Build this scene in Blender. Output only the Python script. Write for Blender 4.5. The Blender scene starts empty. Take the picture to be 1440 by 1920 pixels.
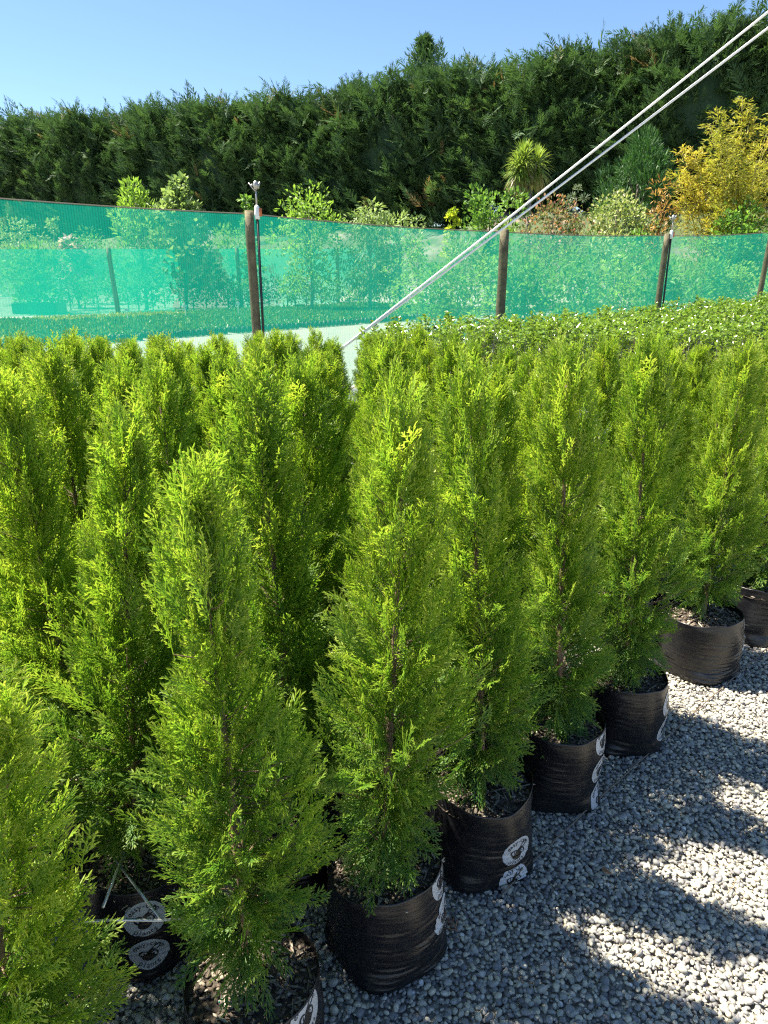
import bpy, bmesh, math, random
import numpy as np
from mathutils import Vector, Matrix, Euler

random.seed(7)
RNG = np.random.default_rng(7)
PI = math.pi
scene = bpy.context.scene
COL = scene.collection

# ------------------------------------------------------------------ camera, sky, sun, exposure
CAM_H, FPX, VH = 1.6, 1350.0, 505.0
PITCH = math.atan((960 - VH) / FPX)
cam_d = bpy.data.cameras.new('camera')
cam = bpy.data.objects.new('camera', cam_d)
COL.objects.link(cam)
cam.location = (0, 0, CAM_H)
cam.rotation_euler = (PI / 2 - PITCH, 0, 0)
cam_d.sensor_fit = 'VERTICAL'
cam_d.sensor_height = 36.0
cam_d.lens = 36.0 * FPX / 1920.0
cam_d.clip_start = 0.02
cam_d.clip_end = 3000
scene.camera = cam

SUN_EL, SUN_AZ = math.radians(59), math.radians(70)      # azimuth counted from +Y towards -X
world = bpy.data.worlds.new('World')
scene.world = world
world.use_nodes = True
wn = world.node_tree
sky = wn.nodes.new('ShaderNodeTexSky')
sky.sky_type = 'NISHITA'
sky.sun_disc = False
sky.sun_elevation = SUN_EL
sky.sun_rotation = -SUN_AZ
sky.air_density = 1.0
sky.dust_density = 0.0
sky.ozone_density = 5.6
wn.nodes['Background'].inputs['Strength'].default_value = 0.06
wn.links.new(sky.outputs['Color'], wn.nodes['Background'].inputs['Color'])

sun_d = bpy.data.lights.new('sun', 'SUN')
sun_d.energy = 5.0
sun_d.angle = math.radians(0.53)
sun_d.color = (1.0, 0.93, 0.80)
sun = bpy.data.objects.new('sun', sun_d)
COL.objects.link(sun)
SUNV = Vector((-math.sin(SUN_AZ) * math.cos(SUN_EL), math.cos(SUN_AZ) * math.cos(SUN_EL), math.sin(SUN_EL)))
sun.rotation_euler = (-SUNV).to_track_quat('-Z', 'Y').to_euler()
sun.location = (-10, 6, 15)

vs = scene.view_settings
vs.view_transform = 'Standard'
vs.look = 'None'
vs.gamma = 1.0
vs.use_curve_mapping = False
vs.exposure = 1.76
scene.cycles.transparent_max_bounces = 24
scene.cycles.max_bounces = 8
scene.cycles.diffuse_bounces = 3
scene.cycles.transmission_bounces = 4
scene.cycles.use_denoising = False
scene.cycles.filter_width = 1.25


# ------------------------------------------------------------------ helpers
def at(u, v, Y=None, z=None):
    """point seen at photograph pixel (u, v), at forward distance Y or at height z"""
    c, s = math.cos(PITCH), math.sin(PITCH)
    a, b = (u - 720) / FPX, (960 - v) / FPX
    d = Vector((a, c + b * s, -s + b * c))
    t = (z - CAM_H) / d.z if z is not None else Y / d.y
    return Vector((0, 0, CAM_H)) + d * t


# the shelter belt stands along this line, on a bank
HL0, HL1 = Vector((-38.0, 66.0)), Vector((24.0, 33.5))
HD = (HL1 - HL0).normalized()
HN = Vector((HD.y, -HD.x))
if HN.y > 0:
    HN = -HN                                             # towards the camera


def sstep(a, b, x):
    t = np.clip((x - a) / (b - a), 0, 1)
    return t * t * (3 - 2 * t)


def ground_z(x, y):
    d = (x - HL0.x) * HN.x + (y - HL0.y) * HN.y          # distance in front of the belt line
    bank = 3.8 * sstep(9.5, 2.5, d)
    rise = 0.028 * np.clip(y - 11.0, 0, 24) * sstep(2.0, 9.0, x)
    bump = 0.25 * np.sin(x * 0.7 + 1.3 * np.sin(y * 0.4)) * np.sin(y * 0.55 + x * 0.2) * sstep(16, 8, d)
    return bank + rise + bump * (bank > 0.05)


def gz(x, y):
    return float(ground_z(np.float64(x), np.float64(y)))


def mesh_np(name, V, T, mats=(), cols=None, smooth=False, midx=None):
    """triangle mesh straight from arrays"""
    V = np.asarray(V, np.float32)
    T = np.asarray(T, np.int32)
    m = bpy.data.meshes.new(name)
    m.vertices.add(len(V))
    m.vertices.foreach_set('co', V.ravel())
    m.loops.add(T.size)
    m.loops.foreach_set('vertex_index', T.ravel())
    m.polygons.add(len(T))
    m.polygons.foreach_set('loop_start', np.arange(0, T.size, T.shape[1], dtype=np.int32))
    if smooth:
        m.polygons.foreach_set('use_smooth', np.ones(len(T), bool))
    for k in mats:
        m.materials.append(k)
    if midx is not None:
        m.polygons.foreach_set('material_index', np.asarray(midx, np.int32))
    if cols is not None:
        a = m.attributes.new('tone', 'FLOAT_COLOR', 'POINT')
        c = np.ones((len(V), 4), np.float32)
        c[:, :3] = cols
        a.data.foreach_set('color', c.ravel())
    m.update(calc_edges=True)
    m.validate()
    return m


class MB:
    """collects polygons; build() makes one mesh"""
    def __init__(self):
        self.v, self.f, self.m = [], [], []

    def add(self, vs_, fs, mi=0):
        o = len(self.v)
        self.v += [tuple(p) for p in vs_]
        self.f += [tuple(i + o for i in f) for f in fs]
        self.m += [mi] * len(fs)

    def tube(self, pts, rad, n=6, mi=0, cap=True):
        pts = [Vector(p) for p in pts]
        if not hasattr(rad, '__len__'):
            rad = [rad] * len(pts)
        vs_, fs = [], []
        up = Vector((0.31, 0.2, 0.93)).normalized()
        for i, p in enumerate(pts):
            d = (pts[min(i + 1, len(pts) - 1)] - pts[max(i - 1, 0)]).normalized()
            if abs(d.dot(up)) > 0.97:
                s = d.cross(Vector((1, 0.1, 0))).normalized()
            else:
                s = d.cross(up).normalized()
            t = d.cross(s)
            for k in range(n):
                a = 2 * PI * k / n
                vs_.append(p + (s * math.cos(a) + t * math.sin(a)) * rad[i])
        for i in range(len(pts) - 1):
            for k in range(n):
                fs.append((i * n + k, i * n + (k + 1) % n, (i + 1) * n + (k + 1) % n, (i + 1) * n + k))
        if cap:
            fs.append(tuple(range(n))[::-1])
            fs.append(tuple(range((len(pts) - 1) * n, len(pts) * n)))
        self.add(vs_, fs, mi)

    def box(self, c, s, rz=0, mi=0):
        c = Vector(c)
        R = Matrix.Rotation(rz, 3, 'Z')
        vs_ = [c + R @ Vector((x * s[0] / 2, y * s[1] / 2, z * s[2] / 2)) for x in (-1, 1) for y in (-1, 1) for z in (-1, 1)]
        self.add(vs_, [(0, 1, 3, 2), (4, 6, 7, 5), (0, 4, 5, 1), (2, 3, 7, 6), (0, 2, 6, 4), (1, 5, 7, 3)], mi)

    def lathe(self, prof, n=16, c=(0, 0, 0), mi=0, fn=None):
        vs_, fs = [], []
        for (r, z) in prof:
            for k in range(n):
                a = 2 * PI * k / n
                vs_.append((c[0] + r * math.cos(a), c[1] + r * math.sin(a), c[2] + z))
        for i in range(len(prof) - 1):
            for k in range(n):
                fs.append((i * n + k, i * n + (k + 1) % n, (i + 1) * n + (k + 1) % n, (i + 1) * n + k))
        self.add(vs_, fs, mi)

    def mesh(self, name, mats, smooth=False):
        m = bpy.data.meshes.new(name)
        m.from_pydata(self.v, [], self.f)
        for k in (mats if isinstance(mats, (list, tuple)) else [mats]):
            m.materials.append(k)
        m.polygons.foreach_set('material_index', self.m)
        if smooth:
            m.polygons.foreach_set('use_smooth', [True] * len(self.f))
        m.update()
        return m


def ob(name, mesh, parent=None, loc=(0, 0, 0), rot=(0, 0, 0), scale=(1, 1, 1)):
    o = bpy.data.objects.new(name, mesh)
    COL.objects.link(o)
    o.parent = parent
    o.location, o.rotation_euler, o.scale = loc, rot, scale
    return o


def tag(o, label=None, cat=None, group=None, kind=None):
    if label:
        o['label'] = label
    if cat:
        o['category'] = cat
    if group:
        o['group'] = group
    if kind:
        o['kind'] = kind
    return o


def thing(name, loc, label, cat, group=None, rz=0, scale=1):
    o = ob(name, None, None, loc, (0, 0, rz), (scale,) * 3)
    o.empty_display_size = 0.1
    return tag(o, label, cat, group)


# ------------------------------------------------------------------ materials
def new_mat(name):
    m = bpy.data.materials.new(name)
    m.use_nodes = True
    nt = m.node_tree
    nt.nodes.clear()
    out = nt.nodes.new('ShaderNodeOutputMaterial')
    return m, nt, out


def N(nt, typ, **kw):
    n = nt.nodes.new(typ)
    for k, v in kw.items():
        if k.startswith('i_'):
            key = k[2:]
            key = int(key) if key.isdigit() else key.replace('_', ' ')
            n.inputs[key].default_value = v
        else:
            setattr(n, k, v)
    return n


def ramp(nt, fac, stops, interp='LINEAR'):
    r = nt.nodes.new('ShaderNodeValToRGB')
    r.color_ramp.interpolation = interp
    el = r.color_ramp.elements
    while len(el) > 1:
        el.remove(el[-1])
    el[0].position = stops[0][0]
    el[0].color = (*stops[0][1], 1)
    for p, c in stops[1:]:
        e = el.new(p)
        e.color = (*c, 1)
    nt.links.new(fac, r.inputs['Fac'])
    return r.outputs['Color']


def mixc(nt, fac, a, b, mode='MIX'):
    m = nt.nodes.new('ShaderNodeMix')
    m.data_type = 'RGBA'
    m.blend_type = mode
    for sock, val in ((m.inputs[0], fac), (m.inputs[6], a), (m.inputs[7], b)):
        if hasattr(val, 'links') or hasattr(val, 'is_output'):
            nt.links.new(val, sock)
        else:
            sock.default_value = val if not isinstance(val, tuple) or len(val) == 4 else (*val, 1)
    return m.outputs[2]


def simple(name, color, rough=0.6, metallic=0.0, noise=None, bump=None, spec=0.5, coord='Object'):
    """principled with noise colour variation; noise=(scale, colour2, contrast lo, hi), bump=(scale, strength, distance)"""
    m, nt, out = new_mat(name)
    p = N(nt, 'ShaderNodeBsdfPrincipled')
    p.inputs['Base Color'].default_value = (*color, 1)
    p.inputs['Roughness'].default_value = rough
    p.inputs['Metallic'].default_value = metallic
    p.inputs['Specular IOR Level'].default_value = spec
    tc = N(nt, 'ShaderNodeTexCoord')
    if noise:
        nz = N(nt, 'ShaderNodeTexNoise', i_Scale=noise[0], i_Detail=6.0, i_Roughness=0.65)
        nt.links.new(tc.outputs[coord], nz.inputs['Vector'])
        c = ramp(nt, nz.outputs['Fac'], [(noise[2], color), (noise[3], noise[1])])
        nt.links.new(c, p.inputs['Base Color'])
    if bump:
        nb = N(nt, 'ShaderNodeTexNoise', i_Scale=bump[0], i_Detail=5.0)
        nt.links.new(tc.outputs[coord], nb.inputs['Vector'])
        b = N(nt, 'ShaderNodeBump', i_Strength=bump[1], i_Distance=bump[2])
        nt.links.new(nb.outputs['Fac'], b.inputs['Height'])
        nt.links.new(b.outputs['Normal'], p.inputs['Normal'])
    nt.links.new(p.outputs['BSDF'], out.inputs['Surface'])
    return m


def leaf_mat(name, stops, rough=0.5, trans=0.4, spec=0.35, low=None, tipc=None, trans_gain=1.3, objvar=0.0):
    """foliage: tone.g picks the colour per leaf, tone.r is the way to the leaf tip, tone.b the height in the crown"""
    m, nt, out = new_mat(name)
    at_ = N(nt, 'ShaderNodeAttribute', attribute_name='tone')
    sep = N(nt, 'ShaderNodeSeparateColor')
    nt.links.new(at_.outputs['Color'], sep.inputs['Color'])
    fac = sep.outputs[1]
    if objvar:
        oi = N(nt, 'ShaderNodeObjectInfo')
        mr = N(nt, 'ShaderNodeMapRange', i_3=-objvar, i_4=objvar)
        nt.links.new(oi.outputs['Random'], mr.inputs[0])
        ad = N(nt, 'ShaderNodeMath', operation='ADD')
        nt.links.new(fac, ad.inputs[0])
        nt.links.new(mr.outputs[0], ad.inputs[1])
        fac = ad.outputs[0]
    c = ramp(nt, fac, stops)
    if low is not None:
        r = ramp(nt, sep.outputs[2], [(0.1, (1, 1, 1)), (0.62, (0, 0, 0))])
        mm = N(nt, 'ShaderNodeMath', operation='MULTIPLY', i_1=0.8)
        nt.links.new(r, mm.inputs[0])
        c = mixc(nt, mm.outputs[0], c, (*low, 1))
    if tipc is not None:
        pw = N(nt, 'ShaderNodeMath', operation='POWER', i_1=1.6)
        nt.links.new(sep.outputs[0], pw.inputs[0])
        c = mixc(nt, pw.outputs[0], c, (*tipc, 1))
    p = N(nt, 'ShaderNodeBsdfPrincipled')
    p.inputs['Roughness'].default_value = rough
    p.inputs['Specular IOR Level'].default_value = spec
    nt.links.new(c, p.inputs['Base Color'])
    t = N(nt, 'ShaderNodeBsdfTranslucent')
    tcx = mixc(nt, 1.0, c, (trans_gain, trans_gain * 1.05, trans_gain * 0.6, 1), 'MULTIPLY')
    nt.links.new(tcx, t.inputs['Color'])
    mx = N(nt, 'ShaderNodeMixShader', i_0=trans)
    nt.links.new(p.outputs['BSDF'], mx.inputs[1])
    nt.links.new(t.outputs['BSDF'], mx.inputs[2])
    nt.links.new(mx.outputs[0], out.inputs['Surface'])
    return m


def ground_mat():
    m, nt, out = new_mat('pea_gravel_ground')
    tc = N(nt, 'ShaderNodeNewGeometry')
    p = N(nt, 'ShaderNodeBsdfPrincipled', i_Roughness=0.85)
    vo = N(nt, 'ShaderNodeTexVoronoi', i_Scale=75.0)
    nt.links.new(tc.outputs['Position'], vo.inputs['Vector'])
    sepc = N(nt, 'ShaderNodeSeparateColor')
    nt.links.new(vo.outputs['Color'], sepc.inputs['Color'])
    c = ramp(nt, sepc.outputs[0], [(0, (0.20, 0.195, 0.185)), (0.5, (0.36, 0.345, 0.30)), (1, (0.52, 0.48, 0.39))])
    edge = ramp(nt, vo.outputs['Distance'], [(0.4, (1, 1, 1)), (0.8, (0.4, 0.38, 0.35))])
    c = mixc(nt, 1.0, c, edge, 'MULTIPLY')
    # patches of fine dirt
    nz = N(nt, 'ShaderNodeTexNoise', i_Scale=0.6, i_Detail=6.0)
    nt.links.new(tc.outputs['Position'], nz.inputs['Vector'])
    c = mixc(nt, ramp(nt, nz.outputs['Fac'], [(0.45, (0, 0, 0)), (0.7, (0.35, 0.35, 0.35))]), c, (0.38, 0.34, 0.27, 1))
    # the bank: earth with rough grass
    sx = N(nt, 'ShaderNodeSeparateXYZ')
    nt.links.new(tc.outputs['Position'], sx.inputs[0])
    nb = N(nt, 'ShaderNodeTexNoise', i_Scale=0.55, i_Detail=8.0)
    nt.links.new(tc.outputs['Position'], nb.inputs['Vector'])
    earth = ramp(nt, nb.outputs['Fac'], [(0.28, (0.24, 0.20, 0.16)), (0.38, (0.15, 0.12, 0.085)), (0.46, (0.055, 0.075, 0.025)), (0.7, (0.09, 0.13, 0.035))])
    fz = N(nt, 'ShaderNodeMapRange', i_1=0.7, i_2=1.3)
    nt.links.new(sx.outputs[2], fz.inputs[0])
    c = mixc(nt, fz.outputs[0], c, earth)
    nt.links.new(c, p.inputs['Base Color'])
    inv = N(nt, 'ShaderNodeMath', operation='SUBTRACT', i_0=1.0)
    nt.links.new(vo.outputs['Distance'], inv.inputs[1])
    b = N(nt, 'ShaderNodeBump', i_Strength=0.8, i_Distance=0.008)
    nt.links.new(inv.outputs[0], b.inputs['Height'])
    nt.links.new(b.outputs['Normal'], p.inputs['Normal'])
    nt.links.new(p.outputs['BSDF'], out.inputs['Surface'])
    return m


def pebble_mat():
    m, nt, out = new_mat('river_pebble')
    a = N(nt, 'ShaderNodeAttribute', attribute_name='pcol', attribute_type='INSTANCER')
    sep = N(nt, 'ShaderNodeSeparateColor')
    nt.links.new(a.outputs['Color'], sep.inputs['Color'])
    c = ramp(nt, sep.outputs[0], [(0, (0.16, 0.15, 0.145)), (0.2, (0.27, 0.265, 0.26)), (0.42, (0.40, 0.385, 0.34)),
                                  (0.65, (0.53, 0.49, 0.385)), (0.84, (0.62, 0.555, 0.41)), (0.95, (0.68, 0.63, 0.53)), (1, (0.76, 0.74, 0.70))])
    tc = N(nt, 'ShaderNodeTexCoord')
    nz = N(nt, 'ShaderNodeTexNoise', i_Scale=2.2, i_Detail=6.0)
    nt.links.new(tc.outputs['Object'], nz.inputs['Vector'])
    g = ramp(nt, nz.outputs['Fac'], [(0.3, (0.72, 0.72, 0.74)), (0.7, (1.12, 1.1, 1.05))])
    c = mixc(nt, 1.0, c, g, 'MULTIPLY')
    p = N(nt, 'ShaderNodeBsdfPrincipled', i_Roughness=0.62)
    p.inputs['Specular IOR Level'].default_value = 0.35
    nt.links.new(c, p.inputs['Base Color'])
    nt.links.new(p.outputs['BSDF'], out.inputs['Surface'])
    return m


def net_mat(name, cover, col, vert=140.0):
    """woven shade cloth: threads that let light through, with open gaps between them"""
    m, nt, out = new_mat(name)
    uv = N(nt, 'ShaderNodeUVMap')
    sx = N(nt, 'ShaderNodeSeparateXYZ')
    nt.links.new(uv.outputs[0], sx.inputs[0])
    # vertical knit ribs (about 7 mm apart in clusters) and slow unevenness of the weave
    w = N(nt, 'ShaderNodeTexWave', i_Scale=vert / (2 * PI) / 2.0, i_Distortion=0.8, i_Detail=1.0)
    w.bands_direction = 'X'
    nt.links.new(uv.outputs[0], w.inputs['Vector'])
    nz = N(nt, 'ShaderNodeTexNoise', i_Scale=1.3, i_Detail=4.0)
    mp = N(nt, 'ShaderNodeMapping')
    mp.inputs['Scale'].default_value = (2.2, 0.35, 1)
    nt.links.new(uv.outputs[0], mp.inputs['Vector'])
    nt.links.new(mp.outputs[0], nz.inputs['Vector'])
    a = N(nt, 'ShaderNodeMapRange', i_3=cover - 0.06, i_4=cover + 0.07)
    nt.links.new(w.outputs['Fac'], a.inputs[0])
    b = N(nt, 'ShaderNodeMapRange', i_1=0.3, i_2=0.7, i_3=-0.05, i_4=0.05)
    nt.links.new(nz.outputs['Fac'], b.inputs[0])
    s = N(nt, 'ShaderNodeMath', operation='ADD')
    nt.links.new(a.outputs[0], s.inputs[0])
    nt.links.new(b.outputs[0], s.inputs[1])
    tl = N(nt, 'ShaderNodeBsdfTranslucent')
    tl.inputs['Color'].default_value = (*col, 1)
    df = N(nt, 'ShaderNodeBsdfDiffuse')
    df.inputs['Color'].default_value = (col[0] * 0.7, col[1] * 0.7, col[2] * 0.7, 1)
    th = N(nt, 'ShaderNodeMixShader', i_0=0.42)
    nt.links.new(tl.outputs[0], th.inputs[1])
    nt.links.new(df.outputs[0], th.inputs[2])
    tr = N(nt, 'ShaderNodeBsdfTransparent')
    mx = N(nt, 'ShaderNodeMixShader')
    nt.links.new(s.outputs[0], mx.inputs[0])
    nt.links.new(tr.outputs[0], mx.inputs[1])
    nt.links.new(th.outputs[0], mx.inputs[2])
    nt.links.new(mx.outputs[0], out.inputs['Surface'])
    return m


def attr_mat(name, stops, rough=0.8, spec=0.3):
    m, nt, out = new_mat(name)
    a = N(nt, 'ShaderNodeAttribute', attribute_name='tone')
    sep = N(nt, 'ShaderNodeSeparateColor')
    nt.links.new(a.outputs['Color'], sep.inputs['Color'])
    c = ramp(nt, sep.outputs[1], stops)
    p = N(nt, 'ShaderNodeBsdfPrincipled', i_Roughness=rough)
    p.inputs['Specular IOR Level'].default_value = spec
    nt.links.new(c, p.inputs['Base Color'])
    nt.links.new(p.outputs['BSDF'], out.inputs['Surface'])
    return m


def bag_mat():
    m, nt, out = new_mat('black_polythene')
    tc = N(nt, 'ShaderNodeTexCoord')
    p = N(nt, 'ShaderNodeBsdfPrincipled')
    p.inputs['Specular IOR Level'].default_value = 0.5
    mp = N(nt, 'ShaderNodeMapping')
    mp.inputs['Scale'].default_value = (1, 1, 6)
    nt.links.new(tc.outputs['Object'], mp.inputs['Vector'])
    nz = N(nt, 'ShaderNodeTexNoise', i_Scale=9.0, i_Detail=7.0, i_Roughness=0.6)
    nt.links.new(mp.outputs[0], nz.inputs['Vector'])
    dust = N(nt, 'ShaderNodeTexNoise', i_Scale=16.0, i_Detail=9.0, i_Roughness=0.75)
    nt.links.new(tc.outputs['Object'], dust.inputs['Vector'])
    c = ramp(nt, dust.outputs['Fac'], [(0.5, (0.009, 0.009, 0.011)), (0.8, (0.026, 0.025, 0.024))])
    nt.links.new(c, p.inputs['Base Color'])
    r = ramp(nt, dust.outputs['Fac'], [(0.3, (0.24, 0.24, 0.24)), (0.75, (0.42, 0.42, 0.42))])
    nt.links.new(r, p.inputs['Roughness'])
    b = N(nt, 'ShaderNodeBump', i_Strength=0.45, i_Distance=0.006)
    nt.links.new(nz.outputs['Fac'], b.inputs['Height'])
    nt.links.new(b.outputs['Normal'], p.inputs['Normal'])
    nt.links.new(p.outputs['BSDF'], out.inputs['Surface'])
    return m


M = {}
M['ground'] = ground_mat()
M['pebble'] = pebble_mat()
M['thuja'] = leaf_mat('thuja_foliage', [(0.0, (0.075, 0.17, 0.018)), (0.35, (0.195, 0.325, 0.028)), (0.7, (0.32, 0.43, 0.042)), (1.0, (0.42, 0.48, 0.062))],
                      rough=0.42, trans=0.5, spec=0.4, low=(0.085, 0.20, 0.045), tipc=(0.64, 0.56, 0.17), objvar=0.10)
M['bark'] = simple('thuja_bark', (0.13, 0.085, 0.05), 0.8, noise=(30, (0.26, 0.18, 0.11), 0.35, 0.7), bump=(60, 0.5, 0.004))
M['trunk'] = simple('tree_bark', (0.14, 0.11, 0.085), 0.9, noise=(4, (0.28, 0.24, 0.19), 0.35, 0.7), bump=(10, 0.6, 0.05))
M['bag'] = bag_mat()
M['label'] = simple('label_silver_print', (0.46, 0.48, 0.50), 0.38, noise=(60, (0.41, 0.43, 0.45), 0.4, 0.7))
M['ink'] = simple('label_black_print', (0.012, 0.012, 0.013), 0.4)
M['soil'] = simple('potting_mix', (0.035, 0.027, 0.02), 0.95, noise=(90, (0.10, 0.08, 0.06), 0.4, 0.7), bump=(120, 0.8, 0.006))
M['mulch'] = attr_mat('bark_chips', [(0, (0.05, 0.037, 0.028)), (0.4, (0.15, 0.115, 0.085)), (0.75, (0.30, 0.25, 0.19)), (1, (0.50, 0.45, 0.36))])
M['prill'] = simple('fertiliser_prill', (0.03, 0.26, 0.24), 0.35)
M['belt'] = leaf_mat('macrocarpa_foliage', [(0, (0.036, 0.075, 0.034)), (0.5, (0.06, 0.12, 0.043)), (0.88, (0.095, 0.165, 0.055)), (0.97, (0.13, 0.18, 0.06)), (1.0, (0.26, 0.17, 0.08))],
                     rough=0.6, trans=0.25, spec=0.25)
M['post'] = simple('weathered_post', (0.085, 0.07, 0.042), 0.9, noise=(7, (0.19, 0.165, 0.09), 0.35, 0.7), bump=(25, 0.6, 0.01))
M['net'] = net_mat('green_shade_cloth', 0.46, (0.012, 0.37, 0.26))
M['net2'] = net_mat('green_shade_cloth_inner', 0.62, (0.012, 0.42, 0.28))
M['wire'] = simple('galvanised_wire', (0.55, 0.56, 0.57), 0.35, 0.9, noise=(40, (0.40, 0.41, 0.42), 0.4, 0.7))
M['rustwire'] = simple('dull_wire', (0.16, 0.12, 0.09), 0.7, noise=(30, (0.25, 0.19, 0.14), 0.4, 0.7))
M['rope'] = simple('white_rope', (0.80, 0.80, 0.78), 0.6, noise=(60, (0.68, 0.68, 0.66), 0.4, 0.7))
M['blackplastic'] = simple('black_pipe', (0.012, 0.012, 0.013), 0.45)
M['white'] = simple('white_plastic', (0.78, 0.78, 0.76), 0.5)
M['brass'] = simple('sprinkler_metal', (0.42, 0.40, 0.36), 0.4, 0.6)
M['orange'] = simple('orange_fitting', (0.55, 0.14, 0.04), 0.5)
M['cable'] = simple('net_top_cable', (0.22, 0.19, 0.14), 0.7)
M['weedmat'] = simple('weed_mat', (0.16, 0.18, 0.19), 0.45, noise=(3, (0.32, 0.34, 0.34), 0.35, 0.7), bump=(14, 0.5, 0.02))
M['dryleaf'] = simple('dry_leaf', (0.30, 0.12, 0.05), 0.6, noise=(40, (0.42, 0.2, 0.08), 0.4, 0.7))
M['straw'] = simple('dry_twig', (0.32, 0.25, 0.15), 0.8, noise=(50, (0.18, 0.12, 0.07), 0.4, 0.7))
M['glossy'] = leaf_mat('glossy_leaves', [(0, (0.085, 0.17, 0.02)), (0.5, (0.185, 0.29, 0.03)), (1, (0.31, 0.41, 0.055))], rough=0.2, trans=0.3, spec=0.8)


# ------------------------------------------------------------------ ground
def build_ground():
    xs = np.concatenate([[-900, -300, -150], np.arange(-80, 80.1, 2.0), [150, 300, 900]])
    ys = np.concatenate([[-300, -60, -20], np.arange(-6, 90.1, 2.0), [130, 300, 1500]])
    X, Y = np.meshgrid(xs, ys)
    Z = ground_z(X, Y)
    V = np.stack([X, Y, Z - 0.012], -1).reshape(-1, 3)
    nx = len(xs)
    i, j = np.meshgrid(np.arange(nx - 1), np.arange(len(ys) - 1))
    a = (j * nx + i).ravel()
    Q = np.stack([a, a + 1, a + nx + 1, a + nx], -1)
    o = ob('ground', mesh_np('ground', V, Q, [M['ground']], smooth=True))
    tag(o, kind='structure')


build_ground()


# ------------------------------------------------------------------ pebbles (instances on points)
def icosphere(sub):
    bm = bmesh.new()
    bmesh.ops.create_icosphere(bm, subdivisions=sub, radius=1)
    V = np.array([v.co[:] for v in bm.verts])
    T = np.array([[v.index for v in f.verts] for f in bm.faces])
    bm.free()
    return V, T


def build_gravel():
    pc = bpy.data.collections.new('pebble_shapes')
    V0, T0 = icosphere(2)
    for k in range(9):
        V = V0.copy()
        for q in range(5):
            d = RNG.normal(size=3)
            d /= np.linalg.norm(d)
            lim = RNG.uniform(0.62, 0.9)
            over = np.maximum(V @ d - lim, 0)
            V = V - over[:, None] * d * 0.75
        V = V * np.array([1.0, RNG.uniform(0.62, 0.95), RNG.uniform(0.42, 0.7)])
        V += 0.05 * np.sin(V[:, [1, 2, 0]] * 3.1 + k)
        m = mesh_np('pebble', V, T0, [M['pebble']], smooth=True)
        pc.objects.link(bpy.data.objects.new('pebble', m))
    s = 0.0112
    gx, gy = np.meshgrid(np.arange(-1.6, 4.0, s), np.arange(-0.1, 4.6, s * 0.92))
    gx = gx + (np.arange(gx.shape[0]) % 2)[:, None] * s * 0.5
    P = np.stack([gx.ravel(), gy.ravel()], -1)
    P += RNG.uniform(-0.55, 0.55, P.shape) * s
    # what the photograph's side of the pots shows; thinner under the pots
    keep = (P[:, 0] > -1.1) & (P[:, 1] - P[:, 0] < 1.9) & (np.abs(P[:, 0]) < 0.62 * P[:, 1] + 1.15)
    P = P[keep]
    n = len(P)
    size = np.exp(RNG.normal(math.log(0.0064), 0.29, n))
    big = RNG.random(n) < 0.03
    size[big] *= RNG.uniform(1.3, 2.0, big.sum())
    size = np.minimum(size, 0.0128)
    z = RNG.uniform(-0.007, 0.003, n) + np.where(big, 0.004, 0) + 0.004 * np.sin(P[:, 0] * 9) * np.sin(P[:, 1] * 7 + 1)
    rot = np.stack([RNG.normal(0, 0.3, n), RNG.normal(0, 0.3, n), RNG.uniform(0, 2 * PI, n)], -1)
    sc = size[:, None] * RNG.uniform(0.88, 1.18, (n, 3))
    m = bpy.data.meshes.new('gravel')
    m.vertices.add(n)
    m.vertices.foreach_set('co', np.column_stack([P, z]).astype(np.float32).ravel())
    for nm, arr in (('prot', rot), ('pscale', sc)):
        a = m.attributes.new(nm, 'FLOAT_VECTOR', 'POINT')
        a.data.foreach_set('vector', arr.astype(np.float32).ravel())
    a = m.attributes.new('pidx', 'INT', 'POINT')
    a.data.foreach_set('value', RNG.integers(0, 9, n).astype(np.int32))
    a = m.attributes.new('pcol', 'FLOAT_COLOR', 'POINT')
    tone = np.clip(RNG.beta(1.25, 1.45, n), 0, 1)
    tone[big] = RNG.uniform(0.15, 0.45, big.sum())
    c = np.ones((n, 4), np.float32)
    c[:, 0] = tone
    a.data.foreach_set('color', c.ravel())
    m.materials.append(M['pebble'])
    o = ob('gravel', m)
    ng = bpy.data.node_groups.new('scatter_pebbles', 'GeometryNodeTree')
    ng.interface.new_socket('Geometry', in_out='INPUT', socket_type='NodeSocketGeometry')
    ng.interface.new_socket('Geometry', in_out='OUTPUT', socket_type='NodeSocketGeometry')
    gi, go = ng.nodes.new('NodeGroupInput'), ng.nodes.new('NodeGroupOutput')
    ci = ng.nodes.new('GeometryNodeCollectionInfo')
    ci.inputs['Collection'].default_value = pc
    ci.inputs['Separate Children'].default_value = True
    ci.inputs['Reset Children'].default_value = True
    ip = ng.nodes.new('GeometryNodeInstanceOnPoints')
    ip.inputs['Pick Instance'].default_value = True

    def na(nm, t):
        x = ng.nodes.new('GeometryNodeInputNamedAttribute')
        x.data_type = t
        x.inputs['Name'].default_value = nm
        return x.outputs['Attribute']
    ng.links.new(gi.outputs[0], ip.inputs['Points'])
    ng.links.new(ci.outputs[0], ip.inputs['Instance'])
    ng.links.new(na('pidx', 'INT'), ip.inputs['Instance Index'])
    er = ng.nodes.new('FunctionNodeEulerToRotation')
    ng.links.new(na('prot', 'FLOAT_VECTOR'), er.inputs[0])
    ng.links.new(er.outputs[0], ip.inputs['Rotation'])
    ng.links.new(na('pscale', 'FLOAT_VECTOR'), ip.inputs['Scale'])
    ng.links.new(ip.outputs[0], go.inputs[0])
    md = o.modifiers.new('scatter', 'NODES')
    md.node_group = ng
    tag(o, 'loose grey and beige pea gravel covering the ground beside the bags', 'gravel', kind='stuff')


build_gravel()


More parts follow.
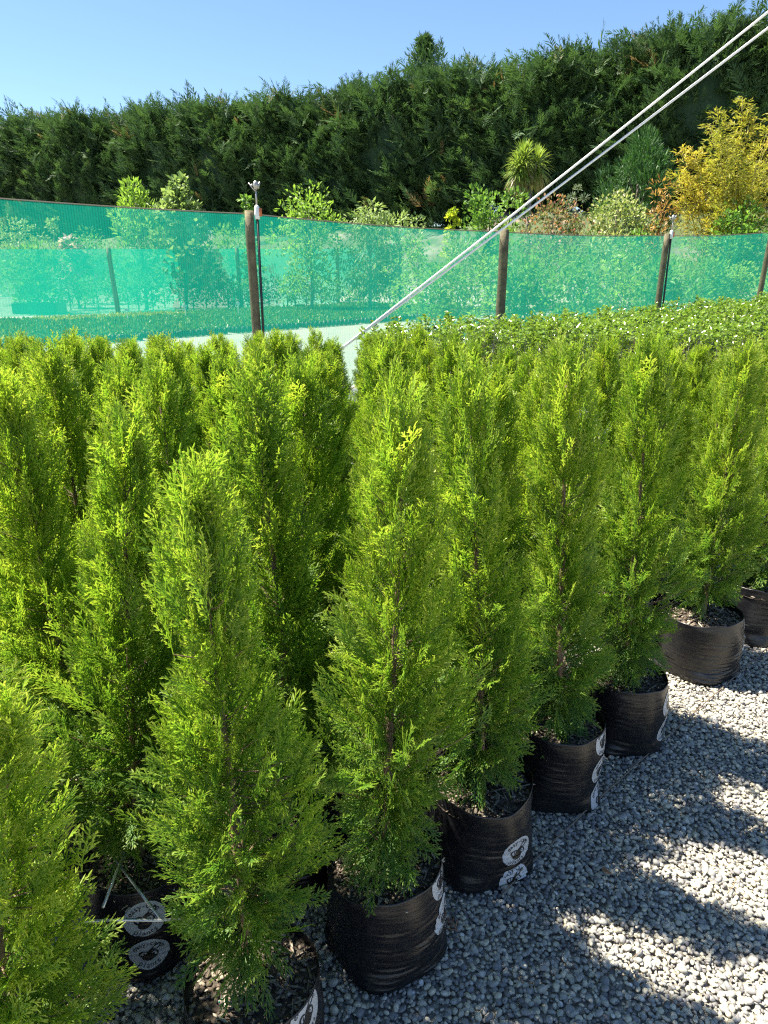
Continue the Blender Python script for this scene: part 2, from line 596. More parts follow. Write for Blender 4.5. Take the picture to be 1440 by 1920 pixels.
# ------------------------------------------------------------------ thuja foliage
def twig_geo(p0, d, nrm, L, w):
    """arrays (n,3): base, direction, normal; (n,) length, width -> ridge shaped twiglets of 7 vertices, 6 triangles"""
    s = np.cross(d, nrm)
    s /= np.linalg.norm(s, axis=1, keepdims=True) + 1e-9
    L_, w_ = L[:, None], w[:, None]
    mid = p0 + d * L_ * 0.62
    tip = p0 + d * L_
    V = np.stack([p0 - s * w_ * 0.38, p0 + nrm * w_ * 0.32, p0 + s * w_ * 0.38,
                  mid - s * w_ * 0.5, mid + nrm * w_ * 0.36, mid + s * w_ * 0.5, tip], 1)
    T = np.array([[0, 1, 4], [0, 4, 3], [1, 2, 5], [1, 5, 4], [3, 4, 6], [4, 5, 6]])
    n = len(p0)
    TT = (T[None] + (np.arange(n) * 7)[:, None, None]).reshape(-1, 3)
    along = np.tile(np.array([0, 0, 0, 0.55, 0.55, 0.55, 1.0]), (n, 1))
    return V, TT, along


def make_frond(rng, L=0.125, nsub=13, droop=0.0):
    """one flat thuja frond in the local frame: axis +Y, plane XY, normal Z. Returns arrays of twiglets"""
    P, D, Ln, W, A = [], [], [], [], []

    def axis_pt(t):
        x = 0.10 * L * math.sin(t * 2.2 + ph) * t
        z = bend * L * t * t
        return np.array([x, L * t, z])
    ph = rng.uniform(0, 6)
    bend = rng.uniform(-0.18, 0.18) + droop

    def spray(o, d2, l, zt):
        # secondary axis from o along angle d2 with little twigs on both sides
        ln = l
        k = max(2, int(ln / 0.0072))
        dirv = np.array([math.sin(d2), math.cos(d2), zt])
        dirv /= np.linalg.norm(dirv)
        for q in range(k):
            f = (q + 0.4) / k
            pos = o + dirv * ln * f
            sgn = 1 if q % 2 else -1
            aa = d2 + sgn * rng.uniform(0.32, 0.68)
            dd = np.array([math.sin(aa), math.cos(aa), zt + rng.normal(0, 0.2)])
            P.append(pos); D.append(dd / np.linalg.norm(dd))
            Ln.append(rng.uniform(0.012, 0.021) * (1.15 - 0.5 * f)); W.append(rng.uniform(0.0024, 0.0034)); A.append(0.25 + 0.6 * f)
        # axis
        for q in range(2):
            P.append(o + dirv * ln * 0.5 * q); D.append(dirv); Ln.append(ln * 0.56 if q == 0 else ln * 0.62)
            W.append(0.0027); A.append(0.2 + 0.7 * q)
    for q in range(nsub):
        t = 0.12 + 0.82 * (q + rng.uniform(-0.2, 0.2)) / nsub
        sgn = 1 if q % 2 else -1
        l = 0.052 * (1.1 - 0.62 * t) * (0.55 + 0.9 * min(t * 3, 1) * 0.6) * rng.uniform(0.75, 1.2) * (L / 0.125)
        spray(axis_pt(t), sgn * rng.uniform(0.45, 0.72), l, 2 * bend * t + rng.normal(0, 0.10))
    spray(axis_pt(0.9), 0.0, 0.03 * L / 0.125, 2 * bend)
    for q in range(4):
        a0, a1 = axis_pt(q / 4 * 0.92), axis_pt((q + 1) / 4 * 0.92)
        d = a1 - a0
        P.append(a0); D.append(d / np.linalg.norm(d)); Ln.append(np.linalg.norm(d) * 1.3); W.append(0.0026); A.append(0.1)
    return np.array(P), np.array(D), np.array(Ln), np.array(W), np.array(A)


CROWN_H = 1.10


def make_thuja(seed, prof, nfr=330, lump=0.28, low=0.05):
    rng = np.random.default_rng(seed)
    FL = (0.075, 0.085, 0.092, 0.10, 0.105, 0.11, 0.12, 0.13)
    fronds = [make_frond(rng, L, max(7, int(L / 0.0098))) for L in FL]
    pt, pr = zip(*prof)
    ph = rng.uniform(0, 6, 8)
    bendx, bendy = rng.uniform(-0.02, 0.02, 2)

    def axis(t):
        return np.array([bendx * math.sin(t * 3 + ph[0]) * t, bendy * math.sin(t * 2.5 + ph[1]) * t, t * CROWN_H])
    AV, AT, AC, off = [], [], [], 0
    sticks = []
    # frond heights follow the crown's girth
    tt = np.linspace(low, 0.99, 400)
    wgt = np.interp(tt, pt, pr) ** 0.75 + 0.02
    cdf = np.cumsum(wgt) / wgt.sum()
    for k in range(nfr):
        t = float(np.interp((k + rng.random()) / nfr, cdf, tt))
        az = k * 2.39996 + rng.normal(0, 0.35)
        lum = 1 + lump * (math.sin(2 * az + ph[2] + 9 * t) * 0.5 + math.sin(3 * az + ph[3] - 14 * t) * 0.35 + math.sin(az + ph[4] + 5 * t) * 0.45)
        R = float(np.interp(t, pt, pr)) * lum
        inner = rng.random() < 0.43
        R *= rng.uniform(0.25, 0.75) if inner else rng.uniform(0.84, 1.10) + (0.3 if rng.random() < 0.06 else 0)
        fi = rng.integers(len(fronds))
        P, D, Ln, W, A = fronds[fi]
        sc = rng.uniform(0.8, 1.1) * (1.0 if t < 0.55 else 0.88)
        L = FL[fi] * sc
        el = np.interp(t, [0.07, 0.14, 0.35, 0.6, 0.85, 1], [-28, 6, 40, 58, 68, 82]) + rng.normal(0, 13)
        el = math.radians(float(el))
        azd = az + rng.normal(0, 0.35)
        d = np.array([math.cos(azd) * math.cos(el), math.sin(azd) * math.cos(el), math.sin(el)])
        rb = max(0.004, R - L * math.cos(el) * 0.9)
        base = axis(t) + np.array([math.cos(az) * rb, math.sin(az) * rb, -L * math.sin(el) * 0.55])
        base[2] = max(base[2], 0.03)
        if base[2] + L * math.sin(el) > CROWN_H * 1.02:
            base[2] = CROWN_H * rng.uniform(0.99, 1.03) - L * math.sin(el)
        # plane: normal mostly tangential (fronds of thuja stand on edge), twisted at random
        tang = np.array([-math.sin(azd), math.cos(azd), 0])
        upn = np.cross(tang, d)
        tw = rng.normal(0, 1.0)
        nrm = tang * math.cos(tw) + upn * math.sin(tw)
        nrm -= d * (nrm @ d)
        nrm /= np.linalg.norm(nrm)
        side = np.cross(d, nrm)
        Rm = np.stack([side, d, nrm], 1)
        p = (P * sc) @ Rm.T
        # the frond curls upwards along its length
        along = np.clip((P[:, 1] * sc) / L, 0, 1.2)
        p[:, 2] += along ** 2 * L * rng.uniform(0.0, 0.22) * (1 if t > 0.12 else -0.6)
        dd = D @ Rm.T
        nn = np.repeat(nrm[None], len(P), 0)
        nn = nn - dd * np.sum(nn * dd, 1, keepdims=True)
        nn /= np.linalg.norm(nn, axis=1, keepdims=True) + 1e-9
        V, T, al = twig_geo(p + base, dd, nn, Ln * sc, W * (0.8 + 0.25 * sc))
        n = len(P)
        tone = np.clip(rng.normal(0.36 + 0.16 * t, 0.12) + rng.normal(0, 0.10, n) + 0.5 * (A - 0.5), 0, 1)
        c = np.zeros((n, 7, 3), np.float32)
        c[:, :, 0] = al * (A ** 1.2)[:, None] * rng.uniform(0.25, 0.8)
        c[:, :, 1] = tone[:, None]
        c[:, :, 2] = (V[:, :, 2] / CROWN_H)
        AV.append(V.reshape(-1, 3)); AT.append(T + off); AC.append(c.reshape(-1, 3))
        off += n * 7
        if not inner and k % 2 == 0:
            ax = axis(max(0.01, t - 0.06 - 0.3 * rb))
            sticks.append((ax, base))
    crown = mesh_np('thuja_crown', np.concatenate(AV), np.concatenate(AT), [M['thuja']], np.concatenate(AC))
    tb = MB()
    tb.tube([axis(q / 12) - np.array([0, 0, 0.04 * (q == 0)]) for q in range(12)], [0.0105 * (1 - q / 12.5) + 0.0014 for q in range(12)], 7)
    for a, b in sticks:
        tb.tube([a, (a + b) / 2 + np.array([0, 0, -0.006]), b], [0.0018, 0.0015, 0.0011], 3, cap=False)
    trunk = tb.mesh('thuja_trunk', M['bark'], True)
    return crown, trunk


PROFS = [
    [(.05, .03), (.10, .08), (.16, .130), (.28, .158), (.43, .168), (.55, .145), (.63, .095), (.70, .066), (.78, .082), (.87, .080), (.95, .045), (1, .010)],
    [(.0, .05), (.06, .11), (.13, .14), (.25, .158), (.37, .158), (.49, .136), (.60, .100), (.70, .098), (.78, .095), (.88, .066), (.95, .040), (1, .008)],
    [(.0, .05), (.06, .10), (.14, .13), (.30, .145), (.41, .125), (.49, .084), (.58, .088), (.70, .096), (.84, .074), (.94, .045), (1, .008)],
    [(.0, .05), (.06, .10), (.13, .125), (.25, .138), (.39, .120), (.49, .086), (.60, .080), (.73, .082), (.87, .060), (.95, .036), (1, .008)],
    [(.05, .04), (.14, .13), (.25, .168), (.38, .164), (.50, .126), (.60, .098), (.73, .092), (.86, .066), (.95, .040), (1, .008)],
]
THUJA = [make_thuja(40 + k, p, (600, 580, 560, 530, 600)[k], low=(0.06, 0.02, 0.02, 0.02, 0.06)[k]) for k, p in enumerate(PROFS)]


# ------------------------------------------------------------------ planter bags with their printed round marks
BAG_H, BAG_R = 0.262, 0.142


class BagShape:
    def __init__(self, seed):
        r = np.random.default_rng(seed)
        self.w = [(r.integers(0, 4), r.uniform(230, 480) * r.choice([1, -1]), r.uniform(0, 6.3), r.uniform(0.0009, 0.0019)) for _ in range(7)]
        self.b = [(r.integers(1, 5), r.uniform(10, 40), r.uniform(0, 6.3), r.uniform(0.001, 0.0028)) for _ in range(4)]
        self.ph = r.uniform(0, 6.3, 6)
        self.sq = r.uniform(0, 1.5)

    def R(self, th, z):
        t = z / BAG_H
        r = BAG_R * (0.955 + 0.06 * math.sin(min(1, max(0, t)) * PI * 0.85))
        n = 2.0 + 1.3 * max(0, 1 - t / 0.22)
        a = th - self.sq
        r *= (abs(math.cos(a)) ** n + abs(math.sin(a)) ** n) ** (-1 / n)
        mask = max(0.0, min(1.0, (0.82 - t) / 0.2)) * (0.45 + 0.55 * math.sin(2 * th + self.ph[0]) * math.sin(th + self.ph[1] + 3 * t))
        for k, kz, p, am in self.w:
            r += am * mask * math.sin(k * th + kz * (z + 0.006 * math.sin(2 * th + self.ph[2])) + p)
        for k, kz, p, am in self.b:
            r += am * math.sin(k * th + kz * z + p)
        if t < 0.05:
            r -= (0.05 - t) * 0.16
        return r

    def Rmesh(self, th, z):
        """radius of the built mesh (straight between its vertices) at th, z"""
        a = (th / (2 * PI)) * 96
        k0 = math.floor(a)
        res = []
        for k in (k0, k0 + 1):
            t_ = 2 * PI * (k % 96) / 96
            rm = self.rim(t_)
            f = max(0.0, min(49.999, z / rm * 50))
            i = int(f)
            res.append(self.R(t_, rm * i / 50) * (1 - f + i) + self.R(t_, rm * (i + 1) / 50) * (f - i))
        return res[0] * (1 - a + k0) + res[1] * (a - k0)

    def rim(self, th):
        return BAG_H + 0.004 * math.sin(2 * th + self.ph[3]) + 0.003 * math.sin(3 * th + self.ph[4]) + 0.0015 * math.sin(9 * th + self.ph[5])

    def bag_mesh(self):
        nt_, nz_ = 96, 50
        V, Q = [], []
        for i in range(nz_ + 1):
            for k in range(nt_):
                th = 2 * PI * k / nt_
                z = self.rim(th) * i / nz_
                r = self.R(th, z)
                V.append((r * math.cos(th), r * math.sin(th), z))
        for i in range(8):                                 # inner wall, down to the soil
            for k in range(nt_):
                th = 2 * PI * k / nt_
                z = self.rim(th) - 0.06 * i / 7
                r = self.R(th, z) - 0.0012
                V.append((r * math.cos(th), r * math.sin(th), z))
        rows = nz_ + 1 + 8
        for i in range(rows - 1):
            for k in range(nt_):
                Q.append((i * nt_ + k, i * nt_ + (k + 1) % nt_, (i + 1) * nt_ + (k + 1) % nt_, (i + 1) * nt_ + k))
        V.append((0, 0, 0.004))
        m = bpy.data.meshes.new('planter_bag')
        c = len(V) - 1
        m.from_pydata(V, [], Q + [(c, (k + 1) % nt_, k) for k in range(nt_)])
        m.polygons.foreach_set('use_smooth', [True] * len(m.polygons))
        m.materials.append(M['bag'])
        m.update()
        return m


def text_tris(ch):
    cu = bpy.data.curves.new('glyph', 'FONT')
    cu.body = ch
    cu.size = 1.0
    cu.resolution_u = 3
    o = bpy.data.objects.new('glyph', cu)
    COL.objects.link(o)
    bpy.context.view_layer.update()
    me = o.evaluated_get(bpy.context.evaluated_depsgraph_get()).to_mesh()
    me.calc_loop_triangles()
    V = np.array([v.co[:2] for v in me.vertices]) if len(me.vertices) else np.zeros((0, 2))
    T = np.array([t.vertices[:] for t in me.loop_triangles]) if len(me.loop_triangles) else np.zeros((0, 3), int)
    o.evaluated_get(bpy.context.evaluated_depsgraph_get()).to_mesh_clear()
    bpy.data.objects.remove(o)
    bpy.data.curves.remove(cu)
    return V, T


def label_art():
    """the round mark in the plane, radius 1: [(V2, T, layer)]"""
    out = []
    # disc
    V, T = [(0, 0)], []
    nr, ns = 14, 64
    for r in range(1, nr + 1):
        for s in range(ns):
            a = 2 * PI * s / ns
            V.append((r / nr * math.cos(a), r / nr * math.sin(a)))
    for s in range(ns):
        T.append((0, 1 + s, 1 + (s + 1) % ns))
    for r in range(nr - 1):
        for s in range(ns):
            a, b = 1 + r * ns + s, 1 + r * ns + (s + 1) % ns
            T += [(a, a + ns, b + ns), (a, b + ns, b)]
    out.append((np.array(V), np.array(T), 0))
    # lettering on arcs, with small slab serifs' weight given by scale
    glyphs = {}

    def arc(word, rad, size, mid, step, top):
        n = len(word)
        for k, ch in enumerate(word):
            if ch not in glyphs:
                glyphs[ch] = text_tris(ch)
            V, T = glyphs[ch]
            if not len(V):
                continue
            w = V[:, 0].mean()
            P = (V - np.array([(V[:, 0].min() + V[:, 0].max()) / 2, 0.26])) * np.array([size * 1.05, size])
            P = P + np.array([0.22 * 0, 0])
            P[:, 0] += 0.18 * P[:, 1] * (0.6 if not top else 0)      # the lower word leans
            a = mid + (-(k - (n - 1) / 2) * step if top else (k - (n - 1) / 2) * step)
            rot = a - PI / 2 if top else a + PI / 2
            c, s = math.cos(rot), math.sin(rot)
            Q = np.stack([P[:, 0] * c - P[:, 1] * s, P[:, 0] * s + P[:, 1] * c], -1) + rad * np.array([math.cos(a), math.sin(a)])
            out.append((Q, T, 1))
    arc('easy-care', 0.765, 0.40, PI / 2, 0.245, True)
    arc('plants', 0.785, 0.40, -PI / 2, 0.235, False)

    # the flourish in the middle
    def ribbon(pts, wid):
        pts = np.array(pts, float)
        V, T = [], []
        for i in range(len(pts)):
            d = pts[min(i + 1, len(pts) - 1)] - pts[max(i - 1, 0)]
            d /= np.linalg.norm(d) + 1e-9
            nrm = np.array([-d[1], d[0]])
            w = wid[i] if hasattr(wid, '__len__') else wid
            V += [pts[i] + nrm * w / 2, pts[i] - nrm * w / 2]
        for i in range(len(pts) - 1):
            T += [(2 * i, 2 * i + 1, 2 * i + 3), (2 * i, 2 * i + 3, 2 * i + 2)]
        out.append((np.array(V), np.array(T), 1))

    def el(cx, cy, rx, ry, rot, a0, a1, n):
        r = []
        for k in range(n + 1):
            a = a0 + (a1 - a0) * k / n
            x, y = rx * math.cos(a), ry * math.sin(a)
            r.append((cx + x * math.cos(rot) - y * math.sin(rot), cy + x * math.sin(rot) + y * math.cos(rot)))
        return r
    # body: a dark drop leaning right
    for (cx, cy, rx, ry, rot) in ((-0.02, -0.24, 0.33, 0.27, 0.25),):
        V, T = [(cx, cy)], []
        for r in range(1, 4):
            V += el(cx, cy, rx * r / 3, ry * r / 3, rot, 0, 2 * PI * 23 / 24, 23)
        for s in range(24):
            T.append((0, 1 + s, 1 + (s + 1) % 24))
            for r in range(2):
                a, b = 1 + r * 24 + s, 1 + r * 24 + (s + 1) % 24
                T += [(a, a + 24, b + 24), (a, b + 24, b)]
        out.append((np.array(V), np.array(T), 1))
    ribbon([(-0.06, -0.2), (-0.02, 0.0), (0.03, 0.15), (0.12, 0.28), (0.22, 0.36)], [0.34, 0.26, 0.22, 0.15, 0.09])       # neck
    ribbon(el(0.36, 0.42, 0.24, 0.105, 0.55, PI, 3 * PI, 20), 0.06)                                                     # loop at the top
    ribbon(el(-0.25, 0.02, 0.20, 0.19, 0.3, 0.5, 2 * PI - 0.9, 18), [0.05 + 0.06 * math.sin(PI * k / 18) for k in range(19)])
    ribbon(el(-0.17, 0.02, 0.085, 0.09, 0, 1.9, 5.4, 10), 0.055)
    ribbon(el(0.26, -0.02, 0.17, 0.21, -0.2, -1.9, 2.5, 18), [0.10 - 0.04 * k / 18 for k in range(19)])
    ribbon(el(0.21, -0.04, 0.075, 0.1, -0.2, 0.8, 4.2, 10), 0.05)
    return out


ART = label_art()
LAB_R = 0.046


def label_meshes(shape, th0, phase):
    """the column of printed marks up one side of a bag, each cut off by rim and base as printed"""
    res = []
    for zc in phase:
        V, T, MI = [], [], []
        for V2, T2, layer in ART:
            o = len(V)
            for x, y in V2:
                V.append((x * LAB_R, zc + y * LAB_R, layer))
            T += [tuple(int(q) + o for q in t) for t in T2]
            MI += [layer] * len(T2)
        bm = bmesh.new()
        bv = [bm.verts.new((v[0], v[1], v[2] * 0.0009)) for v in V]
        for t, mi in zip(T, MI):
            try:
                f = bm.faces.new([bv[i] for i in t])
                f.material_index = mi
            except ValueError:
                pass
        zt = shape.rim(th0) - 0.003
        for co, no in (((0, zt, 0), (0, 1, 0)), ((0, 0.012, 0), (0, -1, 0))):
            g = bm.verts[:] + bm.edges[:] + bm.faces[:]
            bmesh.ops.bisect_plane(bm, geom=g, plane_co=co, plane_no=no, clear_outer=True)
        if len(bm.faces) < 12:
            bm.free()
            continue
        for v in bm.verts:
            th = th0 + v.co.x / BAG_R
            r = shape.Rmesh(th, v.co.y) + 0.0012 + v.co.z
            z = v.co.y
            v.co = (r * math.cos(th), r * math.sin(th), z)
        # all faces look outwards
        for f in bm.faces:
            f.normal_update()
            c = f.calc_center_median()
            if f.normal.x * c.x + f.normal.y * c.y < 0:
                f.normal_flip()
        m = bpy.data.meshes.new('round_label')
        bm.to_mesh(m)
        bm.free()
        m.materials.append(M['label'])
        m.materials.append(M['ink'])
        res.append(m)
    return res


def soil_and_mulch(seed, nchip=420):
    rng = np.random.default_rng(seed)
    R = BAG_R * 0.985
    V, Q = [(0, 0, 0.012)], []
    nr, ns = 9, 36
    for r in range(1, nr + 1):
        for s in range(ns):
            a = 2 * PI * s / ns
            rr = R * r / nr
            V.append((rr * math.cos(a), rr * math.sin(a), 0.012 * (1 - (r / nr) ** 2) + rng.normal(0, 0.0022)))
    F = [(0, 1 + s, 1 + (s + 1) % ns) for s in range(ns)]
    for r in range(nr - 1):
        for s in range(ns):
            a, b = 1 + r * ns + s, 1 + r * ns + (s + 1) % ns
            F.append((a, a + ns, b + ns, b))
    m = bpy.data.meshes.new('soil')
    m.from_pydata(V, [], F)
    m.polygons.foreach_set('use_smooth', [True] * len(F))
    m.materials.append(M['soil'])
    cube = np.array([(x, y, z) for x in (-1, 1) for y in (-1, 1) for z in (-1, 1)], float)
    CT = np.array([(0, 1, 3), (0, 3, 2), (4, 6, 7), (4, 7, 5), (0, 4, 5), (0, 5, 1), (2, 3, 7), (2, 7, 6), (0, 2, 6), (0, 6, 4), (1, 5, 7), (1, 7, 3)])
    AV, AT, AC = [], [], []
    for k in range(nchip):
        rr, a = R * 0.97 * math.sqrt(rng.random()), rng.uniform(0, 2 * PI)
        lng = rng.random() < 0.12
        s = np.array([rng.uniform(0.012, 0.026) if lng else rng.uniform(0.003, 0.0085), rng.uniform(0.001, 0.002) if lng else rng.uniform(0.002, 0.0055), rng.uniform(0.0008, 0.0024)])
        W = cube * s * (1 + rng.uniform(-0.35, 0.2, (8, 3)))
        E_ = Euler((rng.normal(0, 0.35), rng.normal(0, 0.35), rng.uniform(0, 6.3))).to_matrix()
        W = W @ np.array(E_).T + np.array([rr * math.cos(a), rr * math.sin(a), 0.013 * (1 - (rr / R) ** 2) + rng.uniform(0.001, 0.006)])
        AV.append(W); AT.append(CT + 8 * k)
        c = np.zeros((8, 3)); c[:, 1] = np.clip(rng.beta(2, 2.4) + (0.25 if lng else 0), 0, 1)
        AC.append(c)
    mm = mesh_np('bark_mulch', np.concatenate(AV), np.concatenate(AT), [M['mulch']], np.concatenate(AC))
    return m, mm


SHAPES = [BagShape(s) for s in (3, 8, 15, 21)]
BAGS = [s.bag_mesh() for s in SHAPES]
PHASES = ((0.025, 0.125), (0.085, 0.19), (0.03, 0.135, 0.238), (0.14, 0.243))
LABELS = [label_meshes(s, 0.0, PHASES[k]) for k, s in enumerate(SHAPES)]       # column centred on local +X
SOILS = [soil_and_mulch(k) for k in (1, 2, 3)]
SOIL_Z = BAG_H - 0.034


def thuja(pos, top=None, h=1.33, var=0, bag=0, face=-0.9, label='', group=None, girth=1.0, bscale=1.0, spin=0.0, lean=None):
    root = thing('potted_thuja', (pos[0], pos[1], 0), label, 'conifer', group)
    cr, tr = THUJA[var]
    if top is not None:
        lx, ly, h = math.atan2(top.x - pos[0], top.z - SOIL_Z), 0.0, top.z
    else:
        lx, ly = lean if lean else (random.gauss(0, 0.025), random.gauss(0, 0.025))
    zs = (h - SOIL_Z) / CROWN_H
    loc, rot, sc = (0, 0, SOIL_Z + 0.008), (-ly, lx, spin), (girth, girth, zs)
    # lean first about the world axes, spin about the plant's own
    e = (Euler((-ly, lx, 0)).to_matrix() @ Euler((0, 0, spin)).to_matrix()).to_euler()
    ob('crown', cr, root, loc, e, sc)
    ob('trunk', tr, root, loc, e, sc)
    b = ob('planter_bag', BAGS[bag], root, (0, 0, 0), (random.gauss(0, 0.012), random.gauss(0, 0.012), face), (bscale, bscale, 1))
    for lm in LABELS[bag]:
        ob('round_label', lm, b)
    so, mu = SOILS[bag % 3]
    s_ = ob('soil', so, root, (0, 0, SOIL_Z), (0, 0, spin), (bscale, bscale, 1))
    tag(ob('bark_mulch', mu, s_), kind='stuff')
    return root


def pos_t(x, y, u, v):
    return at(u, v, Y=y)


# plants standing along the open edge of the block
EDGE = [
    # x, y, top pixel, variant, bag, face, girth, label, bag scale
    (-0.625, 0.80, (4, 1275), 4, 1, 2.4, 0.9, 'short bushy thuja next to the thuja whose open bag shows teal fertiliser grains', 1.0),
    (-0.265, 1.075, (368, 885), 0, 2, -0.55, 0.9, 'thuja in an open bag with pale bark mulch dotted with teal fertiliser grains', 0.97),
    (0.005, 1.375, (740, 752), 1, 3, -0.35, 0.93, 'thuja between the bag with teal grains and the bag showing a whole round mark', 1.0),
    (0.272, 1.655, (882, 690), 3, 0, -0.95, 0.96, 'thuja whose upright bag shows one whole round mark above one cut by the base', 1.0),
    (0.552, 1.945, (1058, 655), 2, 2, -0.62, 0.96, 'thuja whose bag shows three round marks in a column', 0.98),
    (0.852, 2.215, (1205, 640), 1, 1, -0.55, 0.95, 'thuja standing at the wide gap before the dusty wrinkled bag', 0.98),
    (1.325, 2.70, (1398, 655), 4, 3, -0.3, 0.95, 'thuja in a dusty, heavily wrinkled wide bag lit by the sun', 1.14),
    (1.70, 3.00, (1490, 640), 3, 0, -0.7, 1.0, 'thuja in the shaded bag just behind the dusty wrinkled one', 1.05),
]
for k, (x, y, tp, var, bag, face, g, lab, bs) in enumerate(EDGE):
    r = thuja((x, y), top=at(*tp, Y=y + 0.02), var=var, bag=bag, face=face, girth=g, label=lab, group='thujas along the gravel edge', bscale=bs, spin=k * 1.9)
    if k == 1:
        mb = MB()
        for q in range(9):
            a, rr = random.uniform(-2.6, -0.3), random.uniform(0.03, 0.115)
            mb.lathe([(0.0002, -0.002), (0.0018, -0.001), (0.0022, 0.0005), (0.0014, 0.002), (0.0002, 0.0024)], 8, (rr * math.cos(a), rr * math.sin(a), SOIL_Z + 0.013))
        tag(ob('fertiliser_grain', mb.mesh('fertiliser_grain', M['prill'], True), r), 'teal slow release fertiliser grains', kind='stuff')

# the plants of the inner rows
STEP = 0.394 / math.sqrt(2)
ORD = ['', 'second', 'third', 'fourth', 'fifth', 'sixth', 'seventh', 'eighth', 'ninth', 'tenth', 'eleventh', 'twelfth', 'thirteenth', 'fourteenth', 'fifteenth']


def ROWLAB(j):
    return 'slim yellow green potted thuja in the %s row in from the gravel edge' % ORD[j]


BX, BY = 0.01, 1.375
special = {(-1, 1): (-0.595, 1.40, (212, 800), 4, 1, -1.25, 'thuja behind the galvanised wire frame')}
for j in range(1, 15):
    for i in range(-9, 11):
        x = BX + STEP * (i - j) + random.gauss(0, 0.018)
        y = BY + STEP * (i + j) + random.gauss(0, 0.018)
        if i >= 4:
            x += 0.19; y += 0.19
        if y < 0.75 or y > 5.5 - 0.35 * max(0, x) or x > 3.0:
            continue
        if x > 0.45 and j > 2 + (x < 1.2) + (x < 0.75):
            continue
        if abs(x) > 0.56 * y + 0.45:
            continue
        var = random.randrange(5)
        if (i, j) in special:
            sx, sy, tp, sv, sb, sf, sl = special[(i, j)]
            thuja((sx, sy), top=at(*tp, Y=sy), var=sv, bag=sb, face=sf, girth=1.0, label=sl, group='thujas of the inner rows', spin=0.7)
            continue
        h = random.uniform(1.28, 1.37) - 0.066 * max(0, y - 2.2) + random.gauss(0, 0.02) - (0.03 if x > 0.4 else 0)
        thuja((x, y), h=h, var=var, bag=random.randrange(4), face=random.choice((-0.8, -0.8, 2.4)) + random.gauss(0, 0.25),
              label=ROWLAB(j), group='thujas of the inner rows',
              girth=random.uniform(1.0, 1.15), spin=random.uniform(0, 6.28))

# ------------------------------------------------------------------ small things on the gravel
fr = thing('wire_frame', at(262, 1725, Y=1.15), 'galvanised wire frame with a bar and two slanting legs against a bag', 'wire frame')
o0 = fr.location.copy()


def wire_part(name, pts, r, parent, mat, n=8):
    mb = MB()
    mb.tube([Vector(p) - o0 for p in pts], r, n)
    return ob(name, mb.mesh(name, mat, True), parent)


wire_part('bar', [at(150, 1728, Y=1.12), at(225, 1725, Y=1.14), at(300, 1726, Y=1.16), at(345, 1722, Y=1.17)], 0.0034, fr, M['wire'])
wire_part('leg', [at(303, 1727, Y=1.161), at(262, 1672, Y=1.21), at(219, 1614, Y=1.27)], 0.0034, fr, M['wire'])
wire_part('leg', [at(193, 1702, Y=1.13), at(216, 1642, Y=1.20), at(248, 1570, Y=1.30)], 0.0034, fr, M['wire'])

mb = MB()
pts = []
for k in range(40):
    t = k / 39
    u, v = 940 + (1440 - 940) * t, 1680 + (1215 - 1680) * (t ** 0.93)
    p = at(u, v, z=0.014)
    pts.append((p.x, p.y, 0.014 + 0.002 * math.sin(k * 1.7)))
mb.tube(pts, 0.0021, 5)
tag(ob('ground_wire', mb.mesh('ground_wire', M['rustwire'])), 'thin dull wire lying on the gravel along the row of bags', 'wire')


def sprig(name, loc, rz, L, mat, label, cat, n=9, group=None):
    mb = MB()
    mb.tube([(0, -L / 2, 0.002), (0.003, 0, 0.005), (0, L / 2, 0.002)], [0.0013, 0.001, 0.0005], 4)
    for k in range(n):
        y = -L / 2 + L * (k + 0.7) / n
        s = 1 if k % 2 else -1
        l = L * 0.4 * (1.1 - k / n)
        mb.tube([(0, y, 0.004), (s * l * 0.6, y + l * 0.5, 0.006), (s * l, y + l * 0.8, 0.003)], [0.001, 0.0012, 0.0004], 4)
    return tag(ob(name, mb.mesh(name, mat), None, loc, (0, 0, rz)), label, cat, group)


p = at(845, 1735, z=0.009)
sprig('dry_sprig', (p.x, p.y, 0.013), 0.6, 0.06, M['dryleaf'], 'withered brown thuja sprig lying on the gravel by a bag', 'sprig')
p = at(1138, 1637, z=0.009)
mb = MB()
mb.add([(0, -0.014, 0.003), (-0.005, -0.003, 0.001), (0, -0.002, 0.006), (0.005, -0.003, 0.001), (-0.0045, 0.007, 0.001), (0, 0.007, 0.006), (0.0045, 0.007, 0.001), (0, 0.016, 0.003)],
       [(0, 2, 1), (0, 3, 2), (1, 2, 5, 4), (2, 3, 6, 5), (4, 5, 7), (5, 6, 7)])
tag(ob('fallen_leaf', mb.mesh('fallen_leaf', M['dryleaf'], True), None, (p.x, p.y, 0.013), (0, 0, 0.6), (1.25, 1.25, 1.25)), 'small curled orange brown leaf in the gravel', 'leaf')
for k, (u, v, rz, L, lab) in enumerate([(1372, 1663, -0.75, 0.075, 'long straw coloured twig lying on sunlit gravel'),
                                        (1032, 1665, 0.15, 0.055, 'short dry twig lying on shaded gravel beside the bags'),
                                        (1345, 1757, -0.6, 0.045, 'thin pale twig on the edge of a shadow'),
                                        (1195, 1790, -0.9, 0.045, 'thin dark twig beside the sunny patch of gravel'),
                                        (1424, 1560, -0.5, 0.05, 'fine straw lying on the gravel in the broad shade')]):
    p = at(u, v, z=0.009)
    mb = MB()
    mb.tube([(0, -L / 2, 0.003), (L * 0.04, 0, 0.006), (0, L / 2, 0.004)], [0.0016 if k < 2 else 0.0009, 0.0013 if k < 2 else 0.0008, 0.0006], 5)
    tag(ob('twig', mb.mesh('twig', M['straw']), None, (p.x, p.y, 0.012), (0, 0, rz)), lab, 'twig')


